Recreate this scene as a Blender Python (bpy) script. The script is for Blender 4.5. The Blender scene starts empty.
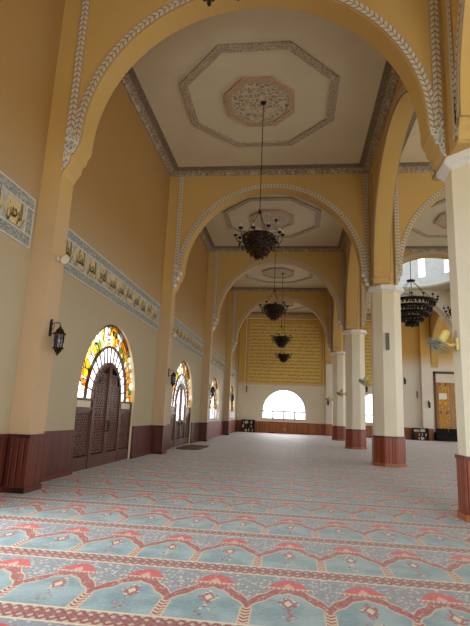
import bpy, math, random
from mathutils import Vector, Matrix
random.seed(7)
PI = math.pi
scene = bpy.context.scene
COL = scene.collection

# ------------------------------------------------------------------ node expressions
class NT:
    """small expression compiler: arithmetic on shader sockets"""
    def __init__(self, name):
        self.m = bpy.data.materials.new(name)
        self.m.use_nodes = True
        self.t = self.m.node_tree
        self.b = self.t.nodes['Principled BSDF']
        self.out = self.t.nodes['Material Output']
    def n(self, kind): return self.t.nodes.new(kind)
    def link(self, a, b): self.t.links.new(a, b)
    def put(self, v, sock):
        if isinstance(v, S): self.link(v.s, sock)
        elif isinstance(v, (tuple, list)): sock.default_value = tuple(v) if len(v) == 4 else (*v, 1)
        else: sock.default_value = v
    def math(self, op, a, b=0.0, c=0.0):
        n = self.n('ShaderNodeMath'); n.operation = op
        for v, s in zip((a, b, c), n.inputs): self.put(v, s)
        return S(self, n.outputs[0])
    def mix(self, f, a, b):
        n = self.n('ShaderNodeMix'); n.data_type = 'RGBA'
        self.put(f, n.inputs[0]); self.put(a, n.inputs[6]); self.put(b, n.inputs[7])
        return S(self, n.outputs[2])
    def smooth(self, e0, e1, x):
        n = self.n('ShaderNodeMapRange'); n.interpolation_type = 'SMOOTHSTEP'
        self.put(x, n.inputs[0]); n.inputs[1].default_value = e0; n.inputs[2].default_value = e1
        return S(self, n.outputs[0])
    def pos(self):
        g = self.n('ShaderNodeNewGeometry'); x = self.n('ShaderNodeSeparateXYZ')
        self.link(g.outputs['Position'], x.inputs[0])
        return [S(self, o) for o in x.outputs] + [g.outputs['Position']]
    def uv(self):
        g = self.n('ShaderNodeTexCoord'); x = self.n('ShaderNodeSeparateXYZ')
        self.link(g.outputs['UV'], x.inputs[0])
        return S(self, x.outputs[0]), S(self, x.outputs[1]), g.outputs['UV']
    def vec(self, x, y, z=0.0):
        n = self.n('ShaderNodeCombineXYZ')
        for v, s in zip((x, y, z), n.inputs): self.put(v, s)
        return n.outputs[0]
    def noise(self, vec, scale, detail=2.0, rough=.5):
        n = self.n('ShaderNodeTexNoise'); n.inputs['Scale'].default_value = scale
        n.inputs['Detail'].default_value = detail; n.inputs['Roughness'].default_value = rough
        if vec is not None: self.link(vec, n.inputs['Vector'])
        return S(self, n.outputs[0])
    def voro(self, vec, scale, feature='F1', rnd=1.0, out='Distance', dist=None):
        n = self.n('ShaderNodeTexVoronoi'); n.feature = feature
        n.inputs['Scale'].default_value = scale; n.inputs['Randomness'].default_value = rnd
        if dist: n.distance = dist
        if vec is not None: self.link(vec, n.inputs['Vector'])
        return S(self, n.outputs[out])
    def ramp(self, f, stops, const=False):
        n = self.n('ShaderNodeValToRGB'); r = n.color_ramp
        r.interpolation = 'CONSTANT' if const else 'LINEAR'
        while len(r.elements) < len(stops): r.elements.new(.5)
        for e, (p, c) in zip(r.elements, stops):
            e.position = p; e.color = (*c, 1)
        self.put(f, n.inputs[0])
        return S(self, n.outputs[0])
    def bump(self, h, dist=.01, strength=.6):
        n = self.n('ShaderNodeBump'); n.inputs['Distance'].default_value = dist
        n.inputs['Strength'].default_value = strength
        self.put(h, n.inputs['Height']); self.link(n.outputs[0], self.b.inputs['Normal'])
    def finish(self, color, rough=.7, spec=.3, metal=0.0):
        self.put(color, self.b.inputs['Base Color']); self.put(rough, self.b.inputs['Roughness'])
        self.b.inputs['Specular IOR Level'].default_value = spec
        self.b.inputs['Metallic'].default_value = metal
        return self.m

class S:
    def __init__(self, t, s): self.t = t; self.s = s
    def __add__(a, b): return a.t.math('ADD', a, b)
    __radd__ = __add__
    def __sub__(a, b): return a.t.math('SUBTRACT', a, b)
    def __rsub__(a, b): return a.t.math('SUBTRACT', b, a)
    def __mul__(a, b): return a.t.math('MULTIPLY', a, b)
    __rmul__ = __mul__
    def __truediv__(a, b): return a.t.math('DIVIDE', a, b)
    def __lt__(a, b): return a.t.math('LESS_THAN', a, b)
    def __gt__(a, b): return a.t.math('GREATER_THAN', a, b)
    def abs(a): return a.t.math('ABSOLUTE', a)
    def frac(a): return a.t.math('FRACT', a)
    def sin(a): return a.t.math('SINE', a)
    def pow(a, p): return a.t.math('POWER', a, p)
    def max(a, b): return a.t.math('MAXIMUM', a, b)
    def min(a, b): return a.t.math('MINIMUM', a, b)
    def tri(a, period): return ((a / period).frac() - .5).abs() * (2 * period)   # 0..period triangle

def hexc(h):
    v = [int(h[i:i + 2], 16) / 255 for i in (0, 2, 4)]
    return tuple(c / 12.92 if c <= .04045 else ((c + .055) / 1.055) ** 2.4 for c in v)

M = {}
def plain(key, color, rough=.6, spec=.3, metal=0.0, noise=.12, scale=9):
    t = NT(key)
    p = t.pos()
    nz = t.noise(p[3], scale, 3)
    f = t.smooth(.3, .7, nz)
    M[key] = t.finish(t.mix(f, tuple(c * (1 - noise) for c in color), tuple(min(1, c * (1 + noise)) for c in color)), rough, spec, metal)

GOLD = hexc('d59f49'); GOLD2 = hexc('e3b456'); CREAM = hexc('e9dfc4'); CREAM2 = hexc('ece4d0')

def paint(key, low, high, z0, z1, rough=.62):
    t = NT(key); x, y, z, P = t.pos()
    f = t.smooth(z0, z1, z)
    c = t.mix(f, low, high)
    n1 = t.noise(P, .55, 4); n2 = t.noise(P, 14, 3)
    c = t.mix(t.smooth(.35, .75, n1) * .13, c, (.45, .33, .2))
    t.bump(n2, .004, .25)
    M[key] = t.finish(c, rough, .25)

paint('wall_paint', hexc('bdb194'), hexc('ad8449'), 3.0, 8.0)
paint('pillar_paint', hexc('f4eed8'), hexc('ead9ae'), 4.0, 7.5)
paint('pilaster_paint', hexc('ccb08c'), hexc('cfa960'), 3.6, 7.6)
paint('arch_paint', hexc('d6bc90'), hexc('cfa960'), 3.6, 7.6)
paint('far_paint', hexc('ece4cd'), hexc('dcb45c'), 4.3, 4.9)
paint('aisle_blend', hexc('efe8d8'), hexc('d8ab55'), 6.2, 8.2)  # cream blends to gold with height over a wide span
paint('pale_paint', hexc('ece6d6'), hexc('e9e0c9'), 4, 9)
plain('ceiling_paint', hexc('ded2b0'), .7, .2, noise=.03, scale=1)
plain('white_plaster', hexc('efece2'), .55, .3, noise=.03)
plain('dome_plaster', hexc('eceff0'), .6, .3, noise=.05, scale=3)
plain('dark_iron', hexc('241a14'), .42, .5, .6, noise=.3, scale=40)
plain('bronze', hexc('3a2817'), .4, .5, .7, noise=.5, scale=30)
plain('frame_wood', hexc('5a3322'), .4, .45, noise=.3, scale=20)
plain('lattice_wood', hexc('744c38'), .3, .5, noise=.35, scale=18)
plain('door_shadow', hexc('120a07'), .6, .2, noise=.4, scale=30)  # near-black wood panel behind the carved lattice
plain('grey_plastic', hexc('8f9290'), .5, .4, noise=.05)
plain('white_plastic', hexc('efeade'), .4, .4, noise=.03)
plain('yellow_plastic', hexc('e3cf7c'), .4, .4, noise=.05)
plain('green_blade', hexc('6f8376'), .3, .5, noise=.1)
plain('violet_frame', hexc('8d7f9e'), .4, .4, noise=.1)
plain('black_fabric', hexc('17120f'), .7, .2, noise=.3)
plain('dark_shelf', hexc('2a1710'), .5, .3, noise=.3)
plain('paper_books', hexc('d9d3c3'), .7, .2, noise=.15)
plain('green_books', hexc('3f5246'), .6, .2, noise=.15)
plain('red_books', hexc('77352a'), .6, .2, noise=.15)
plain('gold_ink', hexc('4d4117'), .5, .3, noise=.2)
plain('band_ink', hexc('54512a'), .5, .3, noise=.2)
plain('bulb_glass', hexc('cfc6b2'), .2, .5, noise=.03)
plain('outlet', hexc('d8cfba'), .5, .3, noise=.03)
plain('jamb_paint', hexc('efe2c6'), .6, .3, noise=.03)

def mk_wood(key, a, b, c, width=.115):
    t = NT(key); u, v, UV = t.uv()
    cell = t.math('FLOOR', u / width)
    rnd = t.noise(t.vec(cell * 7.31, 0.0, 0.0), 1.7, 0)
    gr = t.noise(t.vec(u * 22.0, v * 1.6, cell), 1.0, 4, .6)
    base = t.mix(t.smooth(.38, .62, rnd), tuple(k * .9 for k in a), tuple(min(1, k * 1.1) for k in b))
    base = t.mix(t.smooth(.42, .72, gr) * .55, base, c)
    gap = (u / width).frac()
    g = t.smooth(.02, .16, gap.min(1.0 - gap))
    base = t.mix(g, tuple(k * .18 for k in a), base)
    t.bump(g, .012, .9)
    M[key] = t.finish(base, .38, .45)
mk_wood('wainscot_wood', hexc('5c2313'), hexc('732e18'), hexc('35110a'))
mk_wood('red_wood', hexc('8c3916'), hexc('9a441a'), hexc('6a280d'))
mk_wood('orange_wood', hexc('a8602e'), hexc('bd7638'), hexc('7d3f1e'))
mk_wood('rail_wood', hexc('5e2314'), hexc('6e2c1a'), hexc('42160d'), 3.0)
mk_wood('orange_rail', hexc('a85f30'), hexc('b16a38'), hexc('8c4a24'), 3.0)
mk_wood('gold_wood', hexc('b07a34'), hexc('c08b3f'), hexc('8a5824'), .5)

def mk_braid():
    t = NT('braid'); u, v, UV = t.uv()          # u metres along, v 0..1 across
    a = (v - .5).abs()
    st = (u * 7.5 + a * 1.2).frac()
    leaf = t.smooth(.1, .22, st) * t.smooth(.95, .8, st)
    inner = t.smooth(.5, .4, a) * leaf
    edge = t.smooth(.43, .46, a)
    c = t.mix(inner, hexc('9c8a6c'), hexc('d9cdb2'))
    mid = t.smooth(.06, .03, a)
    c = t.mix(mid, c, hexc('a48f70'))
    c = t.mix(edge, c, hexc('cdb98f'))
    t.bump(inner, .02, .8)
    M['braid'] = t.finish(c, .6, .25)
mk_braid()

def mk_arabesque(key, dark, light, line, scale, ratio=1.0):
    t = NT(key); u, v, UV = t.uv()
    w = t.noise(UV, scale * .7, 2)
    vec = t.vec(u * ratio + w * .09, v + w * .09, 0.0)
    e = t.voro(vec, scale, 'DISTANCE_TO_EDGE', .85)
    d = t.voro(vec, scale * 2.1, 'F1', .6)
    curl = ((d * 13.0).sin() * .5) + .5
    c = t.mix(t.smooth(.35, .65, curl), dark, light)
    c = t.mix(t.smooth(.11, .05, e), c, line)
    t.bump(t.smooth(.02, .14, e), .012, .6)
    M[key] = t.finish(c, .65, .2)
mk_arabesque('band_border', hexc('747e82'), hexc('989a93'), hexc('b3b0a2'), 12)
mk_arabesque('band_field', hexc('9da09a'), hexc('bdb8a3'), hexc('c8c0a8'), 11)
mk_arabesque('cornice_relief', hexc('6f6152'), hexc('a3927a'), hexc('c3b397'), 9)
mk_arabesque('cornice_dark', hexc('5c5146'), hexc('857663'), hexc('97876f'), 14)
mk_arabesque('molding_relief', hexc('96826a'), hexc('baa88c'), hexc('cbbb9f'), 10)
mk_arabesque('medallion_relief', hexc('77746c'), hexc('c9b795'), hexc('d8c6a4'), 5)
mk_arabesque('corbel_relief', hexc('77756f'), hexc('cfcabb'), hexc('e6dfcd'), 11)
mk_arabesque('gold_carving', hexc('8c5a20'), hexc('c99342'), hexc('dfae5c'), 5)
plain('medallion_rim', hexc('c2a483'), .65, .2, noise=.08)

def mk_glass(key, kind):
    t = NT(key); u, v, UV = t.uv()
    tr = t.n('ShaderNodeBsdfTransparent'); gl = t.n('ShaderNodeBsdfGlossy'); mx = t.n('ShaderNodeMixShader')
    gl.inputs['Roughness'].default_value = .15
    lead = t.n('ShaderNodeBsdfDiffuse'); lead.inputs[0].default_value = (.035, .02, .012, 1)
    mx2 = t.n('ShaderNodeMixShader')
    if kind == 'mosaic':
        vec = t.vec(u * 1.0, v * 1.0, 0.0)
        n = t.n('ShaderNodeTexVoronoi'); n.distance = 'MANHATTAN'; n.inputs['Scale'].default_value = 4.6; n.inputs['Randomness'].default_value = .62
        t.link(vec, n.inputs['Vector'])
        sep = t.n('ShaderNodeSeparateColor'); t.link(n.outputs['Color'], sep.inputs[0])
        col = t.ramp(S(t, sep.outputs[0]), [(0, (1, .97, .88)), (.26, (.8, .36, .012)), (.50, (.7, .5, .12)), (.66, (.6, .16, .004)), (.76, (.10, .26, .02)), (.84, (.85, .93, 1))], True)
        e = t.voro(vec, 4.6, 'DISTANCE_TO_EDGE', .62)
        f = t.smooth(.055, .03, e)
    elif kind == 'white':
        col = t.ramp((u * 3).frac(), [(0, (1, .99, .97)), (1, (.97, .93, 1))])
        a = (u * 13.0 + v * 11.0).frac(); b = (u * 13.0 - v * 11.0).frac()
        f = t.math('MAXIMUM', t.smooth(.14, .06, a), t.smooth(.14, .06, b)) * .45
    else:
        col = t.ramp(v, [(0, (.97, .97, 1)), (1, (1, 1, 1))]); f = t.math('MULTIPLY', 0.0, 0.0)
    t.put(col, tr.inputs[0])
    mx.inputs[0].default_value = .05
    t.link(tr.outputs[0], mx.inputs[1]); t.link(gl.outputs[0], mx.inputs[2])
    t.put(f, mx2.inputs[0]); t.link(mx.outputs[0], mx2.inputs[1]); t.link(lead.outputs[0], mx2.inputs[2])
    t.link(mx2.outputs[0], t.out.inputs[0])
    M[key] = t.m
mk_glass('mosaic_glass', 'mosaic'); mk_glass('white_glass', 'white'); mk_glass('clear_glass', 'clear')

def mk_carpet():
    t = NT('carpet'); x, y, z, P = t.pos()
    PX, PY, Y0 = .704, 1.512, 5.57
    u = ((x + .02) / PX + 100.5).frac() - .5
    u = u * PX                                    # metres from the arch axis
    au = u.abs()
    v = ((Y0 - y) / PY + 100.0).frac() * PY       # metres from a border's middle line, towards the entrance
    vb = v.min(PY - v)                            # distance to nearest border line
    teal1, teal2 = hexc('6c8f9a'), hexc('93aeb5')
    red, dred, crm = hexc('a2332d'), hexc('74211f'), hexc('d0c0a0')
    n1 = t.noise(P, 3.2, 4); n2 = t.noise(P, 26, 3); n3 = t.noise(P, 9, 2)
    field = t.mix(t.smooth(.35, .65, n1), teal1, teal2)
    # spandrels: dense small flowers on grey
    fl = t.voro(P, 24, 'F1', 1.0)
    flc = t.voro(P, 24, 'F1', 1.0, 'Color')
    sep = t.n('ShaderNodeSeparateColor'); t.link(flc.s, sep.inputs[0])
    fcol = t.ramp(S(t, sep.outputs[0]), [(0, hexc('dcd8cc')), (.35, hexc('a3544e')), (.55, hexc('6d7f8e')), (.75, hexc('e3dccb'))], True)
    fcol2 = t.ramp(S(t, sep.outputs[1]), [(0, hexc('a3453f')), (.45, hexc('dccfb4')), (.62, hexc('8d3b36')), (.85, hexc('c7b79a'))], True)
    span = t.mix(t.smooth(.50, .25, fl) * .75, hexc('818b96'), fcol)
    # arch: lower edge and band
    ap = (au / .352).pow(1.35)
    va = .60 + ap * .44 + (au * 38.0).sin() * .018
    c = t.mix(v > va, span, field)
    inband = (v > (va - .2)) * (v < va)
    bn = t.voro(P, 30, 'F1', .7)
    bandc = t.mix(t.smooth(.42, .28, bn), red, t.mix(n3 > .47, crm, dred))
    c = t.mix(inband, c, bandc)
    line = ((v - va).abs() < .018).max((v - va + .2).abs() < .015)
    c = t.mix(line * .85, c, crm)
    # hanging lamp ornament under the arch
    lm = ((u / .085).abs() + ((v - .86) / .17).abs())
    c = t.mix((lm < 1.2) * (v > va) * t.smooth(.62, .45, fl), c, fcol2)
    c = t.mix((lm < .75) * (v > va), c, t.mix((lm < .45), hexc('9c3b35'), hexc('d9cbb0')))
    lm2 = ((u / .075).abs() + ((v - 1.17) / .12).abs())
    c = t.mix((lm2 < 1.2) * t.smooth(.5, .36, fl), c, fcol2)
    # slender columns
    ec = .352 - au
    incol = (ec < .04) * (v > 1.0)
    stripe = ((v * 16.0 + ec * 14.0).frac() > .5)
    c = t.mix(incol, c, t.mix(stripe, red, crm))
    c = t.mix((ec > .04) * (ec < .052) * (v > 1.02), c, crm)
    # bright red cupola over each arch
    dome = .215 - ((v - .47).abs() * .45)
    h = (v - .24) / .24
    hw = h.max(0.0).pow(.5) * .205
    ind = (au < hw) * (v > .24) * (v < .47)
    bright = hexc('d02a22')
    c = t.mix(ind, c, t.mix((lm < 0.0).max(((u / .05).abs() + ((v - .43) / .10).abs()) < 1.0), bright, hexc('dca28f')))
    base = (au < .235) * (v > .46) * (v < .53)
    zz = ((u * 22.0).frac() - .5).abs() * .12
    c = t.mix(base, c, t.mix((v - .465) > zz, crm, hexc('a85a50')))
    # border rows
    bo = vb < .135
    chev = (((x * 11.0 + (vb * 9.0)).frac() > .5) + ((x * 11.0 - (vb * 9.0)).frac() > .62)) > .5
    bc = t.mix(chev, hexc('bfae95'), hexc('8c2721'))
    bc = t.mix(vb < .02, bc, hexc('8a3a36'))
    c = t.mix(bo, c, bc)
    c = t.mix((vb - .135).abs() < .016, c, hexc('d9ceb4'))
    # pile variation and wear
    c = t.mix(t.smooth(.4, .75, n2) * .22, c, hexc('c9ccc8'))
    c = t.mix(t.smooth(.5, .8, t.noise(P, .5, 3)) * .12, c, hexc('cfd0ca'))
    t.bump(t.noise(P, 160, 2), .006, .5)
    t.b.inputs['Sheen Weight'].default_value = .3
    t.b.inputs['Sheen Roughness'].default_value = .4
    M['carpet'] = t.finish(c, .62, .35)
mk_carpet()

def mk_rug():
    t = NT('rug'); x, y, z, P = t.pos()
    n = t.voro(P, 5, 'F1', .6)
    c = t.ramp((n * 4).frac(), [(0, hexc('6a4a35')), (.4, hexc('8a6a4c')), (.7, hexc('50382b')), (1, hexc('7a5340'))])
    M['rug'] = t.finish(c, .85, .1)
mk_rug()

# ------------------------------------------------------------------ mesh builder
class MB:
    def __init__(self): self.v = []; self.f = []; self.uv = []; self.mi = []; self.sm = []
    def face(self, pts, uv=None, mi=0, smooth=False):
        b = len(self.v); self.v += [tuple(p) for p in pts]
        self.f.append(list(range(b, b + len(pts)))); self.uv.append(uv); self.mi.append(mi); self.sm.append(smooth)
    def box(self, x0, x1, y0, y1, z0, z1, mi=0):
        p = [(x, y, z) for x in (x0, x1) for y in (y0, y1) for z in (z0, z1)]
        for q in ((0, 1, 3, 2), (4, 6, 7, 5), (0, 4, 5, 1), (2, 3, 7, 6), (0, 2, 6, 4), (1, 5, 7, 3)):
            self.face([p[i] for i in q], None, mi)
    def prism(self, poly, z0, z1, mi=0, poly2=None):
        p2 = poly2 or poly; n = len(poly)
        for i in range(n):
            j = (i + 1) % n
            self.face([(*poly[i], z0), (*poly[j], z0), (*p2[j], z1), (*p2[i], z1)], None, mi)
        self.face([(*p, z0) for p in reversed(poly)], None, mi); self.face([(*p, z1) for p in p2], None, mi)
    def tube(self, pts, r, seg=6, mi=0, closed=False):
        pts = [Vector(p) for p in pts]; n = len(pts); rings = []
        rr = r if isinstance(r, (list, tuple)) else [r] * n
        for i, p in enumerate(pts):
            if closed: d = pts[(i + 1) % n] - pts[i - 1]
            else: d = pts[min(i + 1, n - 1)] - pts[max(i - 1, 0)]
            d.normalize()
            a = d.orthogonal() if abs(d.z) > .95 else d.cross(Vector((0, 0, 1)))
            if abs(d.z) > .95: a = Vector((1, 0, 0)) - d * d.x
            a.normalize(); b = d.cross(a)
            rings.append([p + (a * math.cos(2 * PI * k / seg) + b * math.sin(2 * PI * k / seg)) * rr[i] for k in range(seg)])
        for i in range(n if closed else n - 1):
            A, B = rings[i], rings[(i + 1) % n]
            for k in range(seg):
                l = (k + 1) % seg
                self.face([A[k], A[l], B[l], B[k]], None, mi, True)
        if not closed:
            self.face(list(reversed(rings[0])), None, mi); self.face(rings[-1], None, mi)
    def lathe(self, prof, seg=16, c=(0, 0, 0), mi=0, axis=None):
        rings = []
        Mx = axis or Matrix.Identity(3)
        C = Vector(c)
        for r, z in prof:
            rings.append([C + Mx @ Vector((r * math.cos(2 * PI * k / seg), r * math.sin(2 * PI * k / seg), z)) for k in range(seg)])
        for A, B in zip(rings, rings[1:]):
            for k in range(seg):
                l = (k + 1) % seg
                self.face([A[k], A[l], B[l], B[k]], None, mi, True)
    def build(self, name, mats, parent=None, loc=None):
        me = bpy.data.meshes.new(name)
        vs = {}; vl = []; fl = []
        for f in self.f:                      # weld equal corners
            g = []
            for i in f:
                k = tuple(round(c, 5) for c in self.v[i])
                if k not in vs: vs[k] = len(vl); vl.append(self.v[i])
                g.append(vs[k])
            fl.append(g)
        keep = [i for i, g in enumerate(fl) if len(set(g)) >= 3]
        ff = []
        for i in keep:
            g = []
            for a in fl[i]:
                if a not in g: g.append(a)
            ff.append(g)
        me.from_pydata(vl, [], ff)
        uvl = me.uv_layers.new(name='UVMap')
        for p, i in zip(me.polygons, keep):
            p.material_index = self.mi[i]; p.use_smooth = self.sm[i]
            uv = self.uv[i]; n = p.normal
            if uv and len(uv) == len(p.vertices):
                for l, q in zip(p.loop_indices, uv): uvl.data[l].uv = q
            else:
                if abs(n.z) > .75: e1, e2 = Vector((1, 0, 0)), Vector((0, 1, 0))
                else:
                    e1 = Vector((0, 0, 1)).cross(n).normalized(); e2 = Vector((0, 0, 1))
                for l in p.loop_indices:
                    co = me.vertices[me.loops[l].vertex_index].co
                    uvl.data[l].uv = (co.dot(e1) + 50, co.dot(e2))
        for m in (mats if isinstance(mats, (list, tuple)) else [mats]): me.materials.append(M[m] if isinstance(m, str) else m)
        me.validate()
        o = bpy.data.objects.new(name, me); COL.objects.link(o)
        if parent: o.parent = parent
        if loc: o.location = loc
        return o

def tag(o, label=None, cat=None, group=None, kind=None):
    if label: o['label'] = label
    if cat: o['category'] = cat
    if group: o['group'] = group
    if kind: o['kind'] = kind
    return o
def empty(name, loc=(0, 0, 0), rz=0.0):
    o = bpy.data.objects.new(name, None); o.empty_display_size = .2
    COL.objects.link(o); o.location = loc; o.rotation_euler = (0, 0, rz); return o
def children(o): return [c for c in bpy.data.objects if c.parent == o]
def copy_tree(o, parent=None):
    c = o.copy(); COL.objects.link(c)
    if parent: c.parent = parent
    for ch in children(o): copy_tree(ch, c)
    return c

# ------------------------------------------------------------------ measured layout (metres)
XL, XP, XC, XN, XA = -5.416, -4.975, 3.517, 2.914, 3.5
XPIER = 3.365
ROW = [9.303 + 9.7535 * i for i in range(-1, 4)]     # ROW[0] lies behind the camera
YR = {i: 9.303 + 9.7535 * (i - 1) for i in range(0, 6)}
YF = 47.69
HT = .28                                             # half thickness of the cross arches
ZC = 11.65; ZTOP = 12.0; HW = 1.06; ZS = 6.45
NX = -1.04                                           # axis of the nave arches
AX = 7.85; AA = 8.1; X2 = 13.0                                 # aisle axis and the outer arcade
BAY = {k: (YR[k - 1], YR[k], (YR[k - 1] + YR[k]) / 2) for k in range(1, 6)}
BC = {1: 4.4, 2: 14.16, 3: 23.93, 4: 33.7, 5: 43.4}

def arc(cx, cz, r, n=48, a0=PI, a1=0.0):
    return [(cx + r * math.cos(a0 + (a1 - a0) * i / n), cz + r * math.sin(a0 + (a1 - a0) * i / n)) for i in range(n + 1)]

def arch_profile(cx, r=3.58, zs=7.26, tip=3.93, plain_end=None):
    """lower outline of a corbelled round arch, (s, z) pairs from one support to the other"""
    left = [(-min(tip, 3.93), ZS), (-3.86, 6.60), (-3.78, 6.70), (-3.76, 6.86), (-3.68, 6.93), (-3.66, 7.06), (-3.60, 7.14)]
    k = r / 3.58
    L = [(cx + s - (r - 3.58), z) for s, z in left]
    R = [(2 * cx - s, z) for s, z in reversed(L)]
    return L + arc(cx, zs, r) + R

def octa(d, cx=0, cy=0):
    a = d / 2; b = a * math.tan(PI / 8)
    return [(cx + x, cy + y) for x, y in ((a, -b), (a, b), (b, a), (-b, a), (-a, b), (-a, -b), (-b, -a), (b, -a))]
def on_capital(p, both=False):
    return [(a, max(z, 6.665) if (both or a > 0) else z) for a, z in p]

def slab(prof, ztop, t0, t1, mapf, mb=None, mi=0, mi_in=None):
    """wall piece over an outline, from depth t0 to t1; mapf turns (s, t, z) into a point"""
    mb = mb or MB(); mi_in = mi if mi_in is None else mi_in
    for (a, za), (b, zb) in zip(prof, prof[1:]):
        if abs(b - a) > 1e-6:
            mb.face([mapf(a, t0, za), mapf(b, t0, zb), mapf(b, t0, ztop), mapf(a, t0, ztop)], None, mi)
            mb.face([mapf(b, t1, zb), mapf(a, t1, za), mapf(a, t1, ztop), mapf(b, t1, ztop)], None, mi)
        mb.face([mapf(a, t1, za), mapf(b, t1, zb), mapf(b, t0, zb), mapf(a, t0, za)], None, mi_in)
    a, za = prof[0]; b, zb = prof[-1]
    mb.face([mapf(a, t1, za), mapf(a, t0, za), mapf(a, t0, ztop), mapf(a, t1, ztop)], None, mi)
    mb.face([mapf(b, t0, zb), mapf(b, t1, zb), mapf(b, t1, ztop), mapf(b, t0, ztop)], None, mi)
    mb.face([mapf(a, t0, ztop), mapf(b, t0, ztop), mapf(b, t1, ztop), mapf(a, t1, ztop)], None, mi)
    return mb
mapX = lambda s, t, z: (s, t, z)        # slab runs along X, depth in Y
mapY = lambda s, t, z: (t, s, z)        # slab runs along Y, depth in X

def ring_band(cx, cz, r0, r1, t, d, mapf, a0=PI, a1=0.0, n=48, mb=None, mi=0):
    """flat raised band along an arch; d = signed height off the wall"""
    mb = mb or MB()
    for i in range(n):
        A = a0 + (a1 - a0) * i / n; B = a0 + (a1 - a0) * (i + 1) / n
        def P(r, a, q): return mapf(cx + r * math.cos(a), q, cz + r * math.sin(a))
        rm = (r0 + r1) / 2; u0 = abs(A - a0) * rm; u1 = abs(B - a0) * rm
        mb.face([P(r0, A, t + d), P(r0, B, t + d), P(r1, B, t + d), P(r1, A, t + d)], [(u0, 0), (u1, 0), (u1, 1), (u0, 1)], mi)
        mb.face([P(r1, A, t + d), P(r1, B, t + d), P(r1, B, t), P(r1, A, t)], [(0, .5)] * 4, mi)
        mb.face([P(r0, B, t + d), P(r0, A, t + d), P(r0, A, t), P(r0, B, t)], [(0, .5)] * 4, mi)
    return mb
def strip_band(s0, s1, z0, z1, t, d, mapf, mb=None, mi=0):
    mb = mb or MB()
    q = [(s0, z0), (s1, z0), (s1, z1), (s0, z1)]
    mb.face([mapf(s, t + d, z) for s, z in q], [(z0, 0), (z0, 1), (z1, 1), (z1, 0)], mi)
    for (a, za), (b, zb) in zip(q, q[1:] + q[:1]):
        mb.face([mapf(a, t, za), mapf(b, t, zb), mapf(b, t + d, zb), mapf(a, t + d, za)], [(0, .5)] * 4, mi)
    return mb

def ornament(cx, prof, t, d, mapf, parent, zs=7.26, r=3.58, strips=((3.76, 3.94), (3.70, 3.88))):
    """braid along the arch, vertical braids at both ends and the carved corbel patches between them"""
    ring_band(cx, zs, r + .02, r + .21, t, d, mapf).build('braided_edging', 'braid', parent)
    for s, (i0, i1) in ((-1, strips[0]), (1, strips[1])):
        a, b = cx + s * i0, cx + s * i1
        strip_band(min(a, b), max(a, b), 7.55, 11.45, t, d * 1.15, mapf).build('vertical_braid', 'braid', parent)
        mb = MB()
        L = [(x, z) for x, z in prof if (x - cx) * s > 0 and z <= 8.05]
        L.sort(key=lambda p: (p[1], -abs(p[0] - cx)))
        for (x0, z0), (x1, z1) in zip(L, L[1:]):
            if z1 - z0 < 1e-5: continue
            mb.face([mapf(x0 + s * .015, t + d * .8, z0), mapf(b, t + d * .8, z0), mapf(b, t + d * .8, z1), mapf(x1 + s * .015, t + d * .8, z1)])
        z0 = L[0][1]
        mb.face([mapf(L[0][0], t, z0), mapf(b, t, z0), mapf(b, t + d * .8, z0), mapf(L[0][0], t + d * .8, z0)])
        mb.build('corbel_carving', 'corbel_relief', parent)

# ------------------------------------------------------------------ floor, walls, ceilings
mb = MB(); mb.box(-6.2, 22, -7, YF + .5, -.2, 0)
tag(mb.build('floor', 'carpet'), 'wall to wall prayer carpet, grey blue with rows of red arches', 'carpet', kind='structure')

R_O, ZS_O = 2.25, 1.86          # arched openings of the outer wall
def opening(yc, lo, hi, sill=0.0):
    return [(lo, 0), (yc - R_O, 0), (yc - R_O, ZS_O)] + arc(yc, ZS_O, R_O) + [(yc + R_O, ZS_O), (yc + R_O, 0), (hi, 0)]
mb = MB()
mb.box(XL - .4, XL, -7, YR[0], 0, ZTOP)
for k in range(1, 6):
    slab(opening(BC[k], YR[k - 1], YR[k] if k < 5 else YF + .3), ZTOP, XL, XL - .4, mapY, mb, 0, 1)
    if k >= 4: mb.box(XL - .4, XL, BC[k] - R_O, BC[k] + R_O, 0, 1.17)
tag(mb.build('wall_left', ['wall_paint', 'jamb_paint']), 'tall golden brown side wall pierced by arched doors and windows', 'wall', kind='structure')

NWX, NWR = -.92, 2.08
def far_open(xc, r, lo, hi, spring=2.05): return [(lo, 0), (xc - r, 0), (xc - r, spring)] + arc(xc, spring, r) + [(xc + r, spring), (xc + r, 0), (hi, 0)]
mb = MB()
slab(far_open(NWX, NWR, XL - .4, 3.0), ZTOP, YF, YF + .4, mapX, mb)
slab(far_open(7.7, NWR, 3.0, 12.6), ZTOP, YF, YF + .4, mapX, mb, 1)
for xc in (NWX, 7.7): mb.box(xc - NWR, xc + NWR, YF, YF + .4, 0, 1.3)
slab([(12.6, 0), (12.95, 0), (12.95, 6.3), (16.1, 6.3), (16.1, 0), (22, 0)], ZTOP, YF, YF + .4, mapX, mb, 1)
tag(mb.build('wall_far', ['far_paint', 'aisle_blend']), 'end wall, cream below and golden yellow above, closing the hall', 'wall', kind='structure')

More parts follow.
